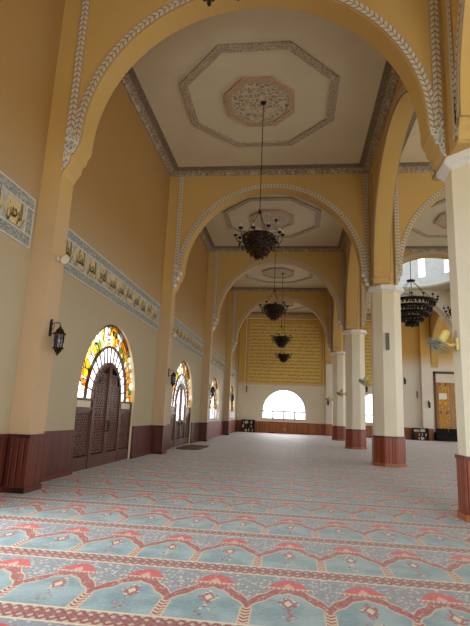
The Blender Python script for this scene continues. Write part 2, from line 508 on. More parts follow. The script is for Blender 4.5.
mb = MB()
mb.box(-5.8, 22, -7.3, -7, 5.2, ZTOP)  # unseen wall, openings shaped to let light in low
mb.box(-5.8, -3.0, -7.3, -7, 0, 5.2); mb.box(-3.0, .6, -7.3, -7, 3.2, 5.2); mb.box(.6, 4.2, -7.3, -7, 0, 5.2)
mb.box(11.2, 12.6, -7.3, -7, 0, 5.2); mb.box(19, 22, -7.3, -7, 0, 5.2)
tag(mb.build('wall_rear', 'pale_paint'), 'unseen rear wall behind the viewer, wide openings shaped for the light', 'wall', kind='structure')
mb = MB()
mb.box(22, 22.3, -7, YF + .5, 6.2, ZTOP)
for k in range(0, 6): mb.box(22, 22.3, YR[k] - .8, YR[k] + .8, 0, 6.2)
tag(mb.build('wall_right', 'pale_paint'), 'outer side wall with wide openings beyond the columns', 'wall', kind='structure')

mb = MB()
mb.box(XL - .4, XA, -7, YF + .4, ZC, ZC + .25)
mb.box(XA, 12.7, -7, YR[3], ZC, ZC + .25); mb.box(XA, 12.7, YR[4], YF + .4, ZC, ZC + .25)
mb.box(12.7, 22.3, -7, YF + .4, ZTOP, ZTOP + .25)
# square panel with a round hole under the dome
DCX, DCY, DR = AX, BC[4], 3.75
N = 48
def sq(a):
    c, s = math.cos(a), math.sin(a); hx, hy = 12.7 - AX if c > 0 else AX - XA, (YR[4] - YR[3]) / 2
    k = min(hx / abs(c) if abs(c) > 1e-6 else 1e9, hy / abs(s) if abs(s) > 1e-6 else 1e9)
    return (DCX + c * k, DCY + s * k)
for i in range(N):
    a, b = 2 * PI * i / N, 2 * PI * (i + 1) / N
    mb.face([(*sq(a), ZC), (*sq(b), ZC), (DCX + DR * math.cos(b), DCY + DR * math.sin(b), ZC), (DCX + DR * math.cos(a), DCY + DR * math.sin(a), ZC)])
tag(mb.build('ceiling', 'ceiling_paint'), 'flat greyish cream plaster ceiling in panels between the arches', 'ceiling', kind='structure')

# dome over the aisle
dome = empty('ceiling', (DCX, DCY, ZC))
tag(dome, 'pale blue white dome drum seen through the aisle arch', 'dome', kind='structure')
mb = MB()
for i in range(N):
    a, b = 2 * PI * i / N, 2 * PI * (i + 1) / N
    P = lambda q, z, r=DR: (r * math.cos(q), r * math.sin(q), z)
    win = i % 4 == 0
    mb.face([P(a, 0), P(b, 0), P(b, .75), P(a, .75)])
    if not win: mb.face([P(a, .75), P(b, .75), P(b, 2.3), P(a, 2.3)])
    mb.face([P(a, 2.3), P(b, 2.3), P(b, 2.9), P(a, 2.9)])
    if win:
        for q in (a, b): mb.face([P(q, .75), P(q, .75, DR + .3), P(q, 2.3, DR + .3), P(q, 2.3)])
mb.build('drum', 'dome_plaster', dome)
mb = MB(); mb.lathe([(DR * math.cos(i * PI / 24), 2.9 + DR * math.sin(i * PI / 24)) for i in range(13)], N)
mb.build('cupola', 'dome_plaster', dome)
mb = MB()
for z, r, dz in ((0.0, .14, .2), (2.35, .1, .12)):
    mb.lathe([(DR + .02, z - dz / 2), (DR - r, z - dz / 4), (DR - r, z + dz / 2), (DR + .02, z + dz / 2)], N)
mb.build('ring_molding', 'white_plaster', dome)
for i in range(0, N, 4):
    a, b = 2 * PI * i / N, 2 * PI * (i + 1) / N
    mb = MB(); r = DR + .2
    q = [(r * math.cos(a), r * math.sin(a), .75), (r * math.cos(b), r * math.sin(b), .75), (r * math.cos(b), r * math.sin(b), 2.3), (r * math.cos(a), r * math.sin(a), 2.3)]
    mb.face(q); mb.build('drum_window', 'clear_glass', dome)

# ------------------------------------------------------------------ arcade beside the nave and the outer arcade
def arcade(x0, x1, px, bays, name, label):
    mb = MB(); root = None
    R = 3.86
    for k in bays:
        cy = BAY[k][2] if k < 5 else BAY[5][2]
        pr = [(YR[k - 1], 6.665)] + [(p[0], max(p[1], 6.665)) for p in arch_profile(cy, R, 7.05, 4.05)] + [(YR[k] if k < 5 else YF - .001, 6.665)]
        slab(pr, ZC - .001, x0, x1, mapY, mb)
        if k < 5:
            mb.prism(octa(.9, px, YR[k]), 6.665, ZC - .002)
            for z in (7.35, 7.75): mb.prism(octa(.906, px, YR[k]), z, z + .05)
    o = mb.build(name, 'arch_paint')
    tag(o, label, 'wall', kind='structure')
    for k in bays:
        cy = BAY[k][2]
        pr = arch_profile(cy, R, 7.05, 4.05)
        for t, d in ((x0, -.03), (x1, .03)):
            ring_band(cy, 7.05, R + .03, R + .25, t, d, mapY).build('braided_edging', 'braid', o)
            for s in (-1, 1):
                a, b = cy + s * 4.03, cy + s * 4.24
                strip_band(min(a, b), max(a, b), 6.75, 11.2, t, d, mapY).build('vertical_braid', 'braid', o)
    return o
arcade(XN, XA, XPIER, range(1, 6), 'wall_arcade', 'long golden wall of arches carried by the row of columns')
arcade(12.7, 13.3, 13.15, range(2, 6), 'wall_aisle', 'further wall of arches beyond the aisle')

# ------------------------------------------------------------------ cross arches
ordinal = {1: 'closest', 2: 'second', 3: 'third', 4: 'fourth'}
nave_lab = {1: 'closest and tallest looking round arch, its braided edging spanning the whole view',
            2: 'golden nave arch just behind the largest chandelier',
            3: 'nave arch framed inside the second one, above the second largest chandelier',
            4: 'smallest nave arch, framing the wall of calligraphy'}
for k in range(1, 5):
    y0 = YR[k] - HT
    root = empty('archway', (0, 0, 0))
    tag(root, nave_lab[k], 'arch', 'golden round arches across the nave')
    pr = [(XL + .001, ZS), (XP, ZS)] + on_capital(arch_profile(NX)) + [(XN - .006, 6.665)]
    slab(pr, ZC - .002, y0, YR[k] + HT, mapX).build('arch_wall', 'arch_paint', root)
    ornament(NX, on_capital(arch_profile(NX)), y0, -.03, mapX, root)
    if k > 1:
        for s in (-1, 1):
            for x, z in ((3.84, 6.62) if s < 0 else (3.8, 6.76), (3.74, 6.92), (3.64, 7.12)):
                mb = MB(); mb.lathe([(0, -.075), (.05, -.055), (.075, 0), (.05, .055), (0, .075)], 10, (NX + s * x, y0 - .02, z))
                mb.build('corbel_glint', 'white_plaster', root)  # white beads added in place of highlights on the corbel lips
ais_lab = {2: 'arch across the aisle with a pale ceiling octagon showing through it',
           3: 'aisle arch whose crown crosses the white dome drum',
           4: 'aisle arch tinted pale for dome light, behind the tiered chandelier'}
for k in range(2, 5):
    y0 = YR[k] - HT
    root = empty('archway', (0, 0, 0))
    tag(root, ais_lab[k], 'arch', 'round arches across the aisle')
    mat = 'arch_paint' if k < 4 else 'pale_paint'  # last arch gets a pale colour in place of light from the dome
    apr = [(max(x, 3.822), z) for x, z in on_capital(arch_profile(AA, 4.0, 7.26), True)]
    pr = [(3.82, 6.665)] + apr + [(12.65, 6.665)]
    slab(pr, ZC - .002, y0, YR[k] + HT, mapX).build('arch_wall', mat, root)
    ornament(AA, apr, y0, -.03, mapX, root, r=4.0, strips=((4.08, 4.25), (4.08, 4.25)))

# ------------------------------------------------------------------ columns
def make_column():
    root = empty('column')
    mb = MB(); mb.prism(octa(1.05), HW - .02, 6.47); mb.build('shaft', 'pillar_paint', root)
    mb = MB(); mb.prism(octa(1.12), .0, HW - .05); w = mb.build('wooden_base', 'red_wood', root)
    mb = MB(); mb.prism(octa(1.16), HW - .06, HW); mb.build('top_rail', 'rail_wood', w)
    mb = MB(); mb.prism(octa(1.17), 0, .11); mb.build('skirting', 'orange_rail', w)
    mb = MB(); mb.prism(octa(1.06), 6.42, 6.49, 0, octa(1.3)); mb.prism(octa(1.33), 6.49, 6.58); mb.prism(octa(1.24), 6.58, 6.66)
    mb.build('capital', 'white_plaster', root)
    return root
col_lab = {1: "thickest cream octagonal column, cut off by the photo's edge",
           2: 'cream octagonal column with a slim grey loudspeaker on its front',
           3: 'cream octagonal column just beyond the one with the loudspeaker',
           4: 'thinnest cream octagonal column, last before the end wall'}
c0 = make_column()
for k in range(1, 5):
    c = c0 if k == 1 else copy_tree(c0)
    c.location = (XC - .035, YR[k], 0)
    tag(c, col_lab[k], 'column', 'octagonal columns along the nave', 'thing')
for k in (3, 4):
    mb = MB(); mb.prism(octa(1.07, X2, YR[k]), 0, 6.47); mb.prism(octa(1.35, X2, YR[k]), 6.45, 6.62)
    tag(mb.build('column', 'pillar_paint'), 'column of the outer arcade hidden behind the thickest column', 'column', kind='structure')

# pilasters of the side wall
def make_pilaster():
    root = empty('pilaster')
    mb = MB(); mb.box(XL + .001, XP, -HT, HT, HW - .02, ZS - .001); mb.build('shaft', 'pilaster_paint', root)
    mb = MB(); mb.box(XL + .001, XP + .025, -HT - .03, HT + .03, 0, HW - .05); w = mb.build('wooden_base', 'wainscot_wood', root)
    mb = MB(); mb.box(XL + .001, XP + .05, -HT - .05, HT + .05, HW - .06, HW); mb.build('top_rail', 'rail_wood', w)
    mb = MB(); mb.box(XL + .001, XP + .05, -HT - .05, HT + .05, 0, .1); mb.build('skirting', 'rail_wood', w)
    return root
pil_lab = {1: 'broad peach pilaster carrying the largest wall lantern',
           2: 'pilaster between the two carved doors',
           3: 'pilaster between the second carved door and the first stained window',
           4: 'slim pilaster between the two stained windows'}
p0 = make_pilaster()
for k in range(1, 5):
    p = p0 if k == 1 else copy_tree(p0)
    p.location = (0, YR[k], 0)
    tag(p, pil_lab[k], 'pilaster', 'pilasters of the side wall', 'thing')
# pilasters of the end wall
for x0, x1, lab in ((3.02, 3.95, 'pilaster on the end wall right of the arched window'),
                    (11.75, 12.62, 'pilaster on the end wall beside the golden door')):
    root = empty('pilaster', ((x0 + x1) / 2, YF, 0)); h = (x1 - x0) / 2
    tag(root, lab, 'pilaster', 'pilasters of the end wall', 'thing')
    mb = MB(); mb.box(-h, h, -.44, -.002, HW, 6.66 if x0 < 5 else ZC - .25); mb.build('shaft', 'aisle_blend', root)
    mb = MB(); mb.box(-h - .03, h + .03, -.49, -.002, 0, HW); mb.build('wooden_base', 'orange_wood', root)

# ------------------------------------------------------------------ wainscot
def wains(name, label, segs, mat, rail, axis):
    mb = MB()
    for a, b in segs:
        if axis == 'y':
            mb.box(XL, XL + .05, a, b, 0, HW - .05); mb.box(XL, XL + .075, a, b, HW - .06, HW, 1); mb.box(XL, XL + .075, a, b, 0, .1, 1)
        else:
            mb.box(a, b, YF - .05, YF - .001, 0, HW - .05); mb.box(a, b, YF - .075, YF - .001, HW - .06, HW, 1); mb.box(a, b, YF - .075, YF - .001, 0, .1, 1)
    tag(mb.build(name, [mat, rail]), label, 'wainscot', kind='structure')
e = HT + .06
wains('baseboard_left', 'dark red plank wainscot along the side wall beside the doors',
      [(-7, YR[0] - e), (YR[0] + e, BC[1] - R_O), (BC[1] + R_O, YR[1] - e), (YR[1] + e, BC[2] - R_O), (BC[2] + R_O, YR[2] - e), (YR[2] + e, BC[3] - R_O), (BC[3] + R_O, YR[3] - e)], 'wainscot_wood', 'rail_wood', 'y')
wains('baseboard_left', 'plank wainscot under the stained windows, reddened to look lit', [(YR[3] + e, YR[4] - e), (YR[4] + e, YF - .08)], 'red_wood', 'rail_wood', 'y')  # same wainscot in brighter wood, light on these bays put into colour
wains('baseboard_far', 'orange brown plank wainscot along the end wall', [(XL + .08, 2.98), (3.99, 11.7)], 'orange_wood', 'orange_rail', 'x')
wains('baseboard_far', 'plank wainscot right of the golden door', [(16.4, 22)], 'orange_wood', 'orange_rail', 'x')

# ------------------------------------------------------------------ ceiling cornices, mouldings, medallions
def cornice(n, x0, x1, y0, y1, label):
    mb = MB()
    prof = [(0, ZC - .2, 0), (.05, ZC - .2, 1), (.09, ZC - .12, 0), (.25, ZC - .07, 1), (.29, ZC - .045, 2), (.44, ZC - .015, 2), (.46, ZC, 2)]
    for (a, za, m), (b, zb, m2) in zip(prof, prof[1:]):
        q = [(x0, y0, 1, 1), (x1, y0, -1, 1), (x1, y1, -1, -1), (x0, y1, 1, -1)]
        for (ax, ay, sx, sy), (bx, by, tx, ty) in zip(q, q[1:] + q[:1]):
            L = abs(bx - ax) + abs(by - ay)
            mb.face([(ax + sx * a, ay + sy * a, za), (bx + tx * a, by + ty * a, za), (bx + tx * b, by + ty * b, zb), (ax + sx * b, ay + sy * b, zb)],
                    [(0, a), (L, a), (L, b + .05), (0, b + .05)] if m2 != 1 or m == 0 else [(0, 0), (L, 0), (L, 1), (0, 1)], {0: 0, 1: 1, 2: 2}[m2 if m2 else m])
    tag(mb.build('trim_%d' % n, ['cornice_relief', 'cornice_relief', 'cornice_dark']), label, 'cornice', kind='structure')
def oct_pts(cx, cy, rx, ry):
    k = math.tan(PI / 8)
    return [(cx + x * rx, cy + y * ry) for x, y in ((1, -k), (1, k), (k, 1), (-k, 1), (-1, k), (-1, -k), (-k, -1), (k, -1))]
def oct_ring(mb, cx, cy, r0, r1, z0, z1, asp, mi=0):
    A, B = oct_pts(cx, cy, r0, r0 * asp), oct_pts(cx, cy, r1, r1 * asp)
    for i in range(8):
        j = (i + 1) % 8
        mb.face([(*A[i], z1), (*A[j], z1), (*B[j], z1), (*B[i], z1)], None, mi)
        mb.face([(*B[i], z1), (*B[j], z1), (*B[j], z0), (*B[i], z0)], None, mi)
        mb.face([(*A[j], z1), (*A[i], z1), (*A[i], z0), (*A[j], z0)], None, mi)
def bay_ceiling(n, x0, x1, k, cx, names, group):
    y0 = YR[k - 1] + HT if k > 0 else -7; y1 = YR[k] - HT if k < 5 else YF
    cornice(n, x0, x1, y0, y1, names[0])
    cy = (y0 + y1) / 2
    mb = MB(); oct_ring(mb, cx, cy, 2.22, 2.46, ZC - .001, ZC - .06, 1.06)
    tag(mb.build('octagonal_molding', 'molding_relief'), names[1], 'molding', 'octagonal ceiling mouldings')
    root = empty('ceiling_medallion', (cx, cy, ZC)); tag(root, names[2], 'medallion', 'octagonal ceiling medallions')
    mb = MB(); P = oct_pts(0, 0, .95, 1.05)
    mb.face([(*p, -.05) for p in reversed(P)]); mb.build('arabesque_relief', 'medallion_relief', root)
    mb = MB(); oct_ring(mb, 0, 0, .93, 1.12, -.001, -.09, 1.11); mb.build('rim', 'medallion_rim', root)
nm = {1: 'above the topmost cropped chandelier', 2: 'above the largest chandelier in full view', 3: 'above the second largest chandelier', 4: 'above the fourth chandelier back', 5: 'in front of the calligraphy wall'}
for k in range(1, 6):
    bay_ceiling(k, XL, XN, k, -1.25, ('carved plaster cornice around the nave ceiling ' + nm[k], 'octagonal plaster moulding on the ceiling ' + nm[k], 'octagonal arabesque ceiling medallion ' + nm[k]), 'nave')
nm2 = {2: 'of the aisle, mostly hidden by the columns', 3: 'of the aisle, seen through the aisle arch', 5: 'of the last aisle bay behind the dome'}
for k in (2, 3, 5):
    bay_ceiling(k + 4, XA, 12.7, k, 8.1, ('carved cornice around the ceiling ' + nm2[k], 'octagonal moulding on the ceiling ' + nm2[k], 'octagonal medallion on the ceiling ' + nm2[k]), 'aisle')

# ------------------------------------------------------------------ arabic lettering
FORMS = {}
def _f(ch, base, n): FORMS[ch] = [base + i for i in range(n)]
for ch, b, n in (('ء', 0xFE80, 1), ('آ', 0xFE81, 2), ('أ', 0xFE83, 2), ('ؤ', 0xFE85, 2), ('إ', 0xFE87, 2), ('ئ', 0xFE89, 4), ('ا', 0xFE8D, 2), ('ب', 0xFE8F, 4), ('ة', 0xFE93, 2),
                 ('ت', 0xFE95, 4), ('ث', 0xFE99, 4), ('ج', 0xFE9D, 4), ('ح', 0xFEA1, 4), ('خ', 0xFEA5, 4), ('د', 0xFEA9, 2), ('ذ', 0xFEAB, 2), ('ر', 0xFEAD, 2), ('ز', 0xFEAF, 2),
                 ('س', 0xFEB1, 4), ('ش', 0xFEB5, 4), ('ص', 0xFEB9, 4), ('ض', 0xFEBD, 4), ('ط', 0xFEC1, 4), ('ظ', 0xFEC5, 4), ('ع', 0xFEC9, 4), ('غ', 0xFECD, 4), ('ف', 0xFED1, 4),
                 ('ق', 0xFED5, 4), ('ك', 0xFED9, 4), ('ل', 0xFEDD, 4), ('م', 0xFEE1, 4), ('ن', 0xFEE5, 4), ('ه', 0xFEE9, 4), ('و', 0xFEED, 2), ('ى', 0xFEEF, 2), ('ي', 0xFEF1, 4)): _f(ch, b, n)
def shape(s):
    s = s.replace('لا', '\u0001'); FORMS['\u0001'] = [0xFEFB, 0xFEFC]
    out = []
    for i, ch in enumerate(s):
        if ch not in FORMS: out.append(ch); continue
        F = FORMS[ch]
        prev = i > 0 and s[i - 1] in FORMS and len(FORMS[s[i - 1]]) == 4
        nxt = i + 1 < len(s) and s[i + 1] in FORMS and len(FORMS[s[i + 1]]) >= 2 and len(F) == 4
        j = (3 if prev and nxt else 2 if nxt else 1 if prev and len(F) > 1 else 0)
        out.append(chr(F[j]))
    return ''.join(reversed(out))
def text_mesh(body, size, width=None, bold=.0):
    cu = bpy.data.curves.new('lettering', 'FONT'); cu.body = body; cu.size = size; cu.align_x = 'CENTER'; cu.align_y = 'CENTER'
    cu.resolution_u = 2; cu.offset = bold; cu.fill_mode = 'FRONT'
    o = bpy.data.objects.new('lettering', cu); COL.objects.link(o)
    bpy.context.view_layer.update()
    me = bpy.data.meshes.new_from_object(o.evaluated_get(bpy.context.evaluated_depsgraph_get()))
    bpy.data.objects.remove(o); bpy.data.curves.remove(cu)
    xs = [v.co.x for v in me.vertices]; ys = [v.co.y for v in me.vertices]
    if xs:
        cx, cy = (min(xs) + max(xs)) / 2, (min(ys) + max(ys)) / 2
        k = (width / (max(xs) - min(xs))) if width else 1.0
        for v in me.vertices: v.co.x = (v.co.x - cx) * k; v.co.y -= cy
    return me
def letter_obj(items, mat, parent, rot):
    """items: (mesh, x, y) laid out flat, joined into one lettering part"""
    vs, fs = [], []
    for me, x, y in items:
        b = len(vs); vs += [(v.co.x + x, v.co.y + y, 0) for v in me.vertices]; fs += [[b + i for i in p.vertices] for p in me.polygons]
    me = bpy.data.meshes.new('lettering'); me.from_pydata(vs, [], fs); me.materials.append(M[mat])
    o = bpy.data.objects.new('lettering', me); COL.objects.link(o); o.parent = parent; o.rotation_euler = rot
    return o

NAMES = 'الرحمن الرحيم الملك القدوس السلام المؤمن المهيمن العزيز الجبار المتكبر الخالق البارئ'.split()
wm = {}
for w in NAMES: wm[w] = text_mesh(shape(w), .5, .5, .008)
def frieze(y0, y1, label):
    L = y1 - y0; zc = 5.25
    root = empty('calligraphy_frieze', (XL, (y0 + y1) / 2, zc))
    tag(root, label, 'frieze', 'calligraphy bands on the side wall')
    h = L / 2
    X = .012
    mb = MB()
    mb.box(.0, X, -h, h, -.5, .5); mb.build('field', 'band_field', root)
    mb = MB()
    for a, b, c, d in ((-h, h, .29, .5), (-h, h, -.5, -.29), (-h, -h + .22, -.29, .29), (h - .22, h, -.29, .29)):
        mb.box(0, X + .012, a, b, c, d)
    mb.build('border_frame', 'band_border', root)
    mb = MB()
    for a, b, c, d in ((-h, h, .5, .53), (-h, h, -.53, -.5), (-h, h, .27, .295), (-h, h, -.295, -.27), (-h - .03, -h, -.53, .53), (h, h + .03, -.53, .53), (-h + .22, -h + .245, -.28, .28), (h - .245, h - .22, -.28, .28)):
        mb.box(0, X + .02, a, b, c, d)
    mb.build('border_line', 'band_line', root)
    n = int((L - .5) / .74); pit = (L - .5) / n; items = []
    for i in range(n):
        c = -h + .25 + pit * (i + .5); w = pit * .49
        P = [(c - w, 0), (c - w * .6, .255), (c + w * .6, .255), (c + w, 0), (c + w * .6, -.255), (c - w * .6, -.255)]
        mb = MB(); mb.face([(X + .008, a, b) for a, b in P]); ca = mb.build('cartouche', 'cart_paint', root)
        mb = MB(); mb.tube([(X + .012, a, b) for a, b in P], .012, 4, closed=True); mb.build('outline', 'band_line', ca)
        o = letter_obj([(wm[NAMES[(n - 1 - i) % len(NAMES)]], c, 0)], 'band_ink', ca, (PI / 2, 0, PI / 2)); o.location = (X + .022, 0, 0)
plain('band_line', hexc('d2cec0'), .6, .2, noise=.05)
plain('cart_paint', hexc('d6bd8c'), .6, .2, noise=.05)
frieze(YR[0] + HT + .2, YR[1] - HT - .18, 'calligraphy band at the edge of the photo before the broad peach pilaster')
frieze(YR[1] + HT + .2, YR[2] - HT - .2, 'calligraphy band above the first carved arched door')
frieze(YR[2] + HT + .2, YR[3] - HT - .2, 'calligraphy band above the second carved door')
frieze(YR[3] + HT + .2, YR[4] - HT - .2, 'calligraphy band above the first stained window')
frieze(YR[4] + HT + .2, YF - .3, 'calligraphy band above the last stained window')

VERSE = ('بسم الله الرحمن الرحيم الله لا إله إلا هو الحي القيوم لا تأخذه سنة ولا نوم له ما في السماوات وما في الأرض من ذا الذي يشفع عنده إلا بإذنه '
         'يعلم ما بين أيديهم وما خلفهم ولا يحيطون بشيء من علمه إلا بما شاء وسع كرسيه السماوات والأرض ولا يؤوده حفظهما وهو العلي العظيم '
         'لا إكراه في الدين قد تبين الرشد من الغي فمن يكفر بالطاغوت ويؤمن بالله فقد استمسك بالعروة الوثقى لا انفصام لها والله سميع عليم '
         'الله ولي الذين آمنوا يخرجهم من الظلمات إلى النور').split()
def panel(xc, w, label, dens=12):
    if w < 3: dens = 7
    root = empty('calligraphy_mural', (xc, YF, 7.75)); tag(root, label, 'wall panel', 'calligraphy panels on the end wall')
    h = 3.05
    mb = MB(); mb.box(-w, w, -.03, -.004, -h, h); mb.build('field', 'panel_paint', root)
    mb = MB()
    W, H = w + .32, h + .3
    for a, b, c, d in ((-W, W, H - .06, H), (-W, W, -H, -H + .06), (-W, -W + .06, -H, H), (W - .06, W, -H, H)): mb.box(a, b, -.05, -.004, c, d)
    mb.build('border_frame', 'white_plaster', root)
    items = []; n = 18; k = 0; rows = []
    for i in range(n):
        z = h - .18 - i * (2 * h - .36) / (n - 1)
        words = [VERSE[(k + j) % len(VERSE)] for j in range(dens)]; k += dens
        o = letter_obj([(text_mesh(' '.join(shape(x) for x in reversed(words)), .2, 2 * w - .25, .0), 0, z)], 'gold_ink', root, (PI / 2, 0, 0)); o.location = (0, -.034, 0); o.name = 'text_line'
        if i < n - 1:
            strips = MB(); strips.box(-w + .05, w - .05, -.036, -.03, z - .185, z - .155); strips.build('ruled_line', 'panel_line', root)
plain('panel_paint', hexc('e6c46c'), .6, .2, noise=.06, scale=3)
plain('panel_line', hexc('f2dfa0'), .6, .2, noise=.1)
panel(-.98, 3.5, 'tall golden panel of calligraphy lines above the nave window')
panel(7.7, 2.1, 'golden panel of calligraphy lines above the aisle window, glimpsed between columns')

# ------------------------------------------------------------------ stained glass doors and windows
XG = XL - .13
def fan_glass(root, yc, full):
    """outer mosaic ring, inner pale ring, mullions; all in the plane x = XG"""
    def sector(mb, r0, r1, n=40, x=XG):
        for i in range(n):
            a, b = PI - PI * i / n, PI - PI * (i + 1) / n
            q = [(r0, a), (r0, b), (r1, b), (r1, a)]
            mb.face([(x, r * math.cos(t), ZS_O + r * math.sin(t)) for r, t in q], [(3 + r * math.cos(t) * 1.0, 3 + r * math.sin(t)) if False else (t * 1.9, r) for r, t in q])
    mb = MB(); sector(mb, 1.58, 2.2); mb.build('mosaic_ring', 'mosaic_glass', root)
    mb = MB(); sector(mb, 1.05, 1.58); mb.build('pale_ring', 'white_glass', root)
    def rib(mb, r, w, d=.07, n=48):
        for i in range(n):
            a, b = PI - PI * i / n, PI - PI * (i + 1) / n
            P = lambda rr, t, x: (x, rr * math.cos(t), ZS_O + rr * math.sin(t))
            for x in (XG - d / 2, XG + d / 2): mb.face([P(r - w, a, x), P(r - w, b, x), P(r + w, b, x), P(r + w, a, x)])
            for rr in (r - w, r + w): mb.face([P(rr, a, XG - d / 2), P(rr, b, XG - d / 2), P(rr, b, XG + d / 2), P(rr, a, XG + d / 2)])
    mb = MB(); rib(mb, 2.22, .03, .1); rib(mb, 1.58, .03); rib(mb, 1.08, .035, .09)
    for i in range(1, 16):
        t = PI * i / 16
        mb.tube([(XG, r * math.cos(t), ZS_O + r * math.sin(t)) for r in (1.08, 1.56)], .022, 4)
    for i in range(1, 12):
        t = PI * (i + .5) / 12.5
        mb.tube([(XG, 1.58 * math.cos(t), ZS_O + 1.58 * math.sin(t)), (XG, 1.9 * math.cos(t + .07), ZS_O + 1.9 * math.sin(t + .07)), (XG, 2.2 * math.cos(t - .02), ZS_O + 2.2 * math.sin(t - .02))], .014, 4)
    mb.build('fan_frame', 'frame_wood', root)

def lattice(y0, y1, z0, z1, inside, x, cell=.31):
    """carved screen: two diagonal families and a ring in each cell, cut to the leaf's outline"""
    mb = MB()
    def bar(a, b, w=.02):
        d = Vector((b[0] - a[0], b[1] - a[1])); n = Vector((-d.y, d.x)).normalized() * w
        q = [(a[0] - n.x, a[1] - n.y), (a[0] + n.x, a[1] + n.y), (b[0] + n.x, b[1] + n.y), (b[0] - n.x, b[1] - n.y)]
        mb.face([(x, *p) for p in q])
        mb.face([(x, *q[0]), (x, *q[3]), (x - .03, *q[3]), (x - .03, *q[0])]); mb.face([(x, *q[2]), (x, *q[1]), (x - .03, *q[1]), (x - .03, *q[2])])
    ny = max(2, round((y1 - y0) / cell)); nz = max(2, round((z1 - z0) / cell)); cy, cz = (y1 - y0) / ny, (z1 - z0) / nz
    for i in range(ny):
        for j in range(nz):
            ym, zm = y0 + (i + .5) * cy, z0 + (j + .5) * cz
            if not inside(ym, zm): continue
            P = [(ym + .44 * cy * math.cos(k * PI / 4 + PI / 8), zm + .44 * cz * math.sin(k * PI / 4 + PI / 8)) for k in range(8)]
            for k in range(8): bar(P[k], P[(k + 1) % 8])
            bar((ym - cy / 2, zm - cz / 2), (ym - .12 * cy, zm - .12 * cz)); bar((ym + cy / 2, zm + cz / 2), (ym + .12 * cy, zm + .12 * cz))
            bar((ym - cy / 2, zm + cz / 2), (ym - .12 * cy, zm + .12 * cz)); bar((ym + cy / 2, zm - cz / 2), (ym + .12 * cy, zm - .12 * cz))
            Q = [(ym + .14 * cy * math.cos(k * PI / 2), zm + .14 * cz * math.sin(k * PI / 2)) for k in range(4)]
            for k in range(4): bar(Q[k], Q[(k + 1) % 4], .013)
    return mb

def door(n, yc, label, glazed):
    root = empty('door_%d' % n, (0, yc + .08, 0)); tag(root, label, 'door', kind='structure')
    fan_glass(root, yc, False)
    mb = MB()
    for y in (-2.2, -1.1, 1.1, 2.2): mb.box(XG - .06, XG + .06, y - .04, y + .04, 0, ZS_O)
    mb.box(XG - .06, XG + .06, -2.2, -1.1, 1.56, 1.62); mb.box(XG - .06, XG + .06, 1.1, 2.2, 1.56, 1.62)
    mb.box(XG - .06, XG + .06, -2.2, -1.1, 1.80, 1.86); mb.box(XG - .06, XG + .06, 1.1, 2.2, 1.80, 1.86)
    mb.build('door_frame', 'frame_wood', root)
    for s in (-1, 1):
        a, b = (-2.16, -1.14) if s < 0 else (1.14, 2.16)
        mb = MB(); mb.box(XG - .02, XG, a, b, 1.62, 1.80); mb.build('transom_panel', 'jamb_paint', root)
        lf = empty('side_leaf'); lf.parent = root
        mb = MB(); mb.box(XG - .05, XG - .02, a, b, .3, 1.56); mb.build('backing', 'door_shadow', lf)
        lattice(a + .08, b - .08, .38, 1.5, lambda y, z: True, XG + .02).build('carved_lattice', 'lattice_wood', lf)
        mb = MB(); mb.box(XG - .05, XG + .04, a, b, 0, .34); mb.box(XG - .05, XG + .04, a, a + .08, .34, 1.56); mb.box(XG - .05, XG + .04, b - .08, b, .34, 1.56); mb.box(XG - .05, XG + .04, a, b, 1.49, 1.56)
        mb.build('leaf_frame', 'frame_wood', lf)
        # arched centre leaf
        lf = empty('centre_leaf'); lf.parent = root
        a, b = (-1.06, -.01) if s < 0 else (.01, 1.06)
        top = lambda y: ZS_O + math.sqrt(max(0, 1.05 ** 2 - y * y))
        N_ = 16; ys = [a + (b - a) * i / N_ for i in range(N_ + 1)]
        mb = MB(); g = MB()
        for y0, y1 in zip(ys, ys[1:]):
            zl = 1.15 if glazed else .3
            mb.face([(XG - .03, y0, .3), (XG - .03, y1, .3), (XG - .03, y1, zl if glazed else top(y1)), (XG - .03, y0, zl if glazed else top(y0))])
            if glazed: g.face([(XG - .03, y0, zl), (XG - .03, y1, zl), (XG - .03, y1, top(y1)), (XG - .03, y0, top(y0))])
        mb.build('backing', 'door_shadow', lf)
        if glazed: g.build('leaf_glass', 'white_glass', lf)
        lattice(a + .08, b - .08, .38, 1.15 if glazed else 2.95, lambda y, z: z + .12 < top(abs(y) + .12), XG + .03).build('carved_lattice', 'lattice_wood', lf)
        mb = MB(); mb.box(XG - .05, XG + .05, a, b, 0, .34); mb.box(XG - .05, XG + .06, a, a + .09, .34, top(a) if s > 0 else ZS_O + .1); mb.box(XG - .05, XG + .06, b - .09, b, .34, top(b) if s < 0 else ZS_O + .1)
        if glazed: mb.box(XG - .05, XG + .05, a, b, 1.1, 1.2)
        for y0, y1 in zip(ys, ys[1:]):
            k = .93
            mb.face([(XG + .05, y0, top(y0)), (XG + .05, y1, top(y1)), (XG + .05, y1 * k, ZS_O + (top(y1) - ZS_O) * k), (XG + .05, y0 * k, ZS_O + (top(y0) - ZS_O) * k)])
        mb.build('leaf_frame', 'frame_wood', lf)
        mb = MB(); mb.tube([(XG + .06, s * .07, .95), (XG + .12, s * .07, .98), (XG + .12, s * .07, 1.22), (XG + .06, s * .07, 1.25)], .013, 6)
        mb.build('handle', 'bronze', lf)
door(1, BC[2], 'large carved wooden door under a fan of yellow and white stained glass', False)
door(2, BC[3], 'second carved door further along, its middle leaves glazed and bright', True)

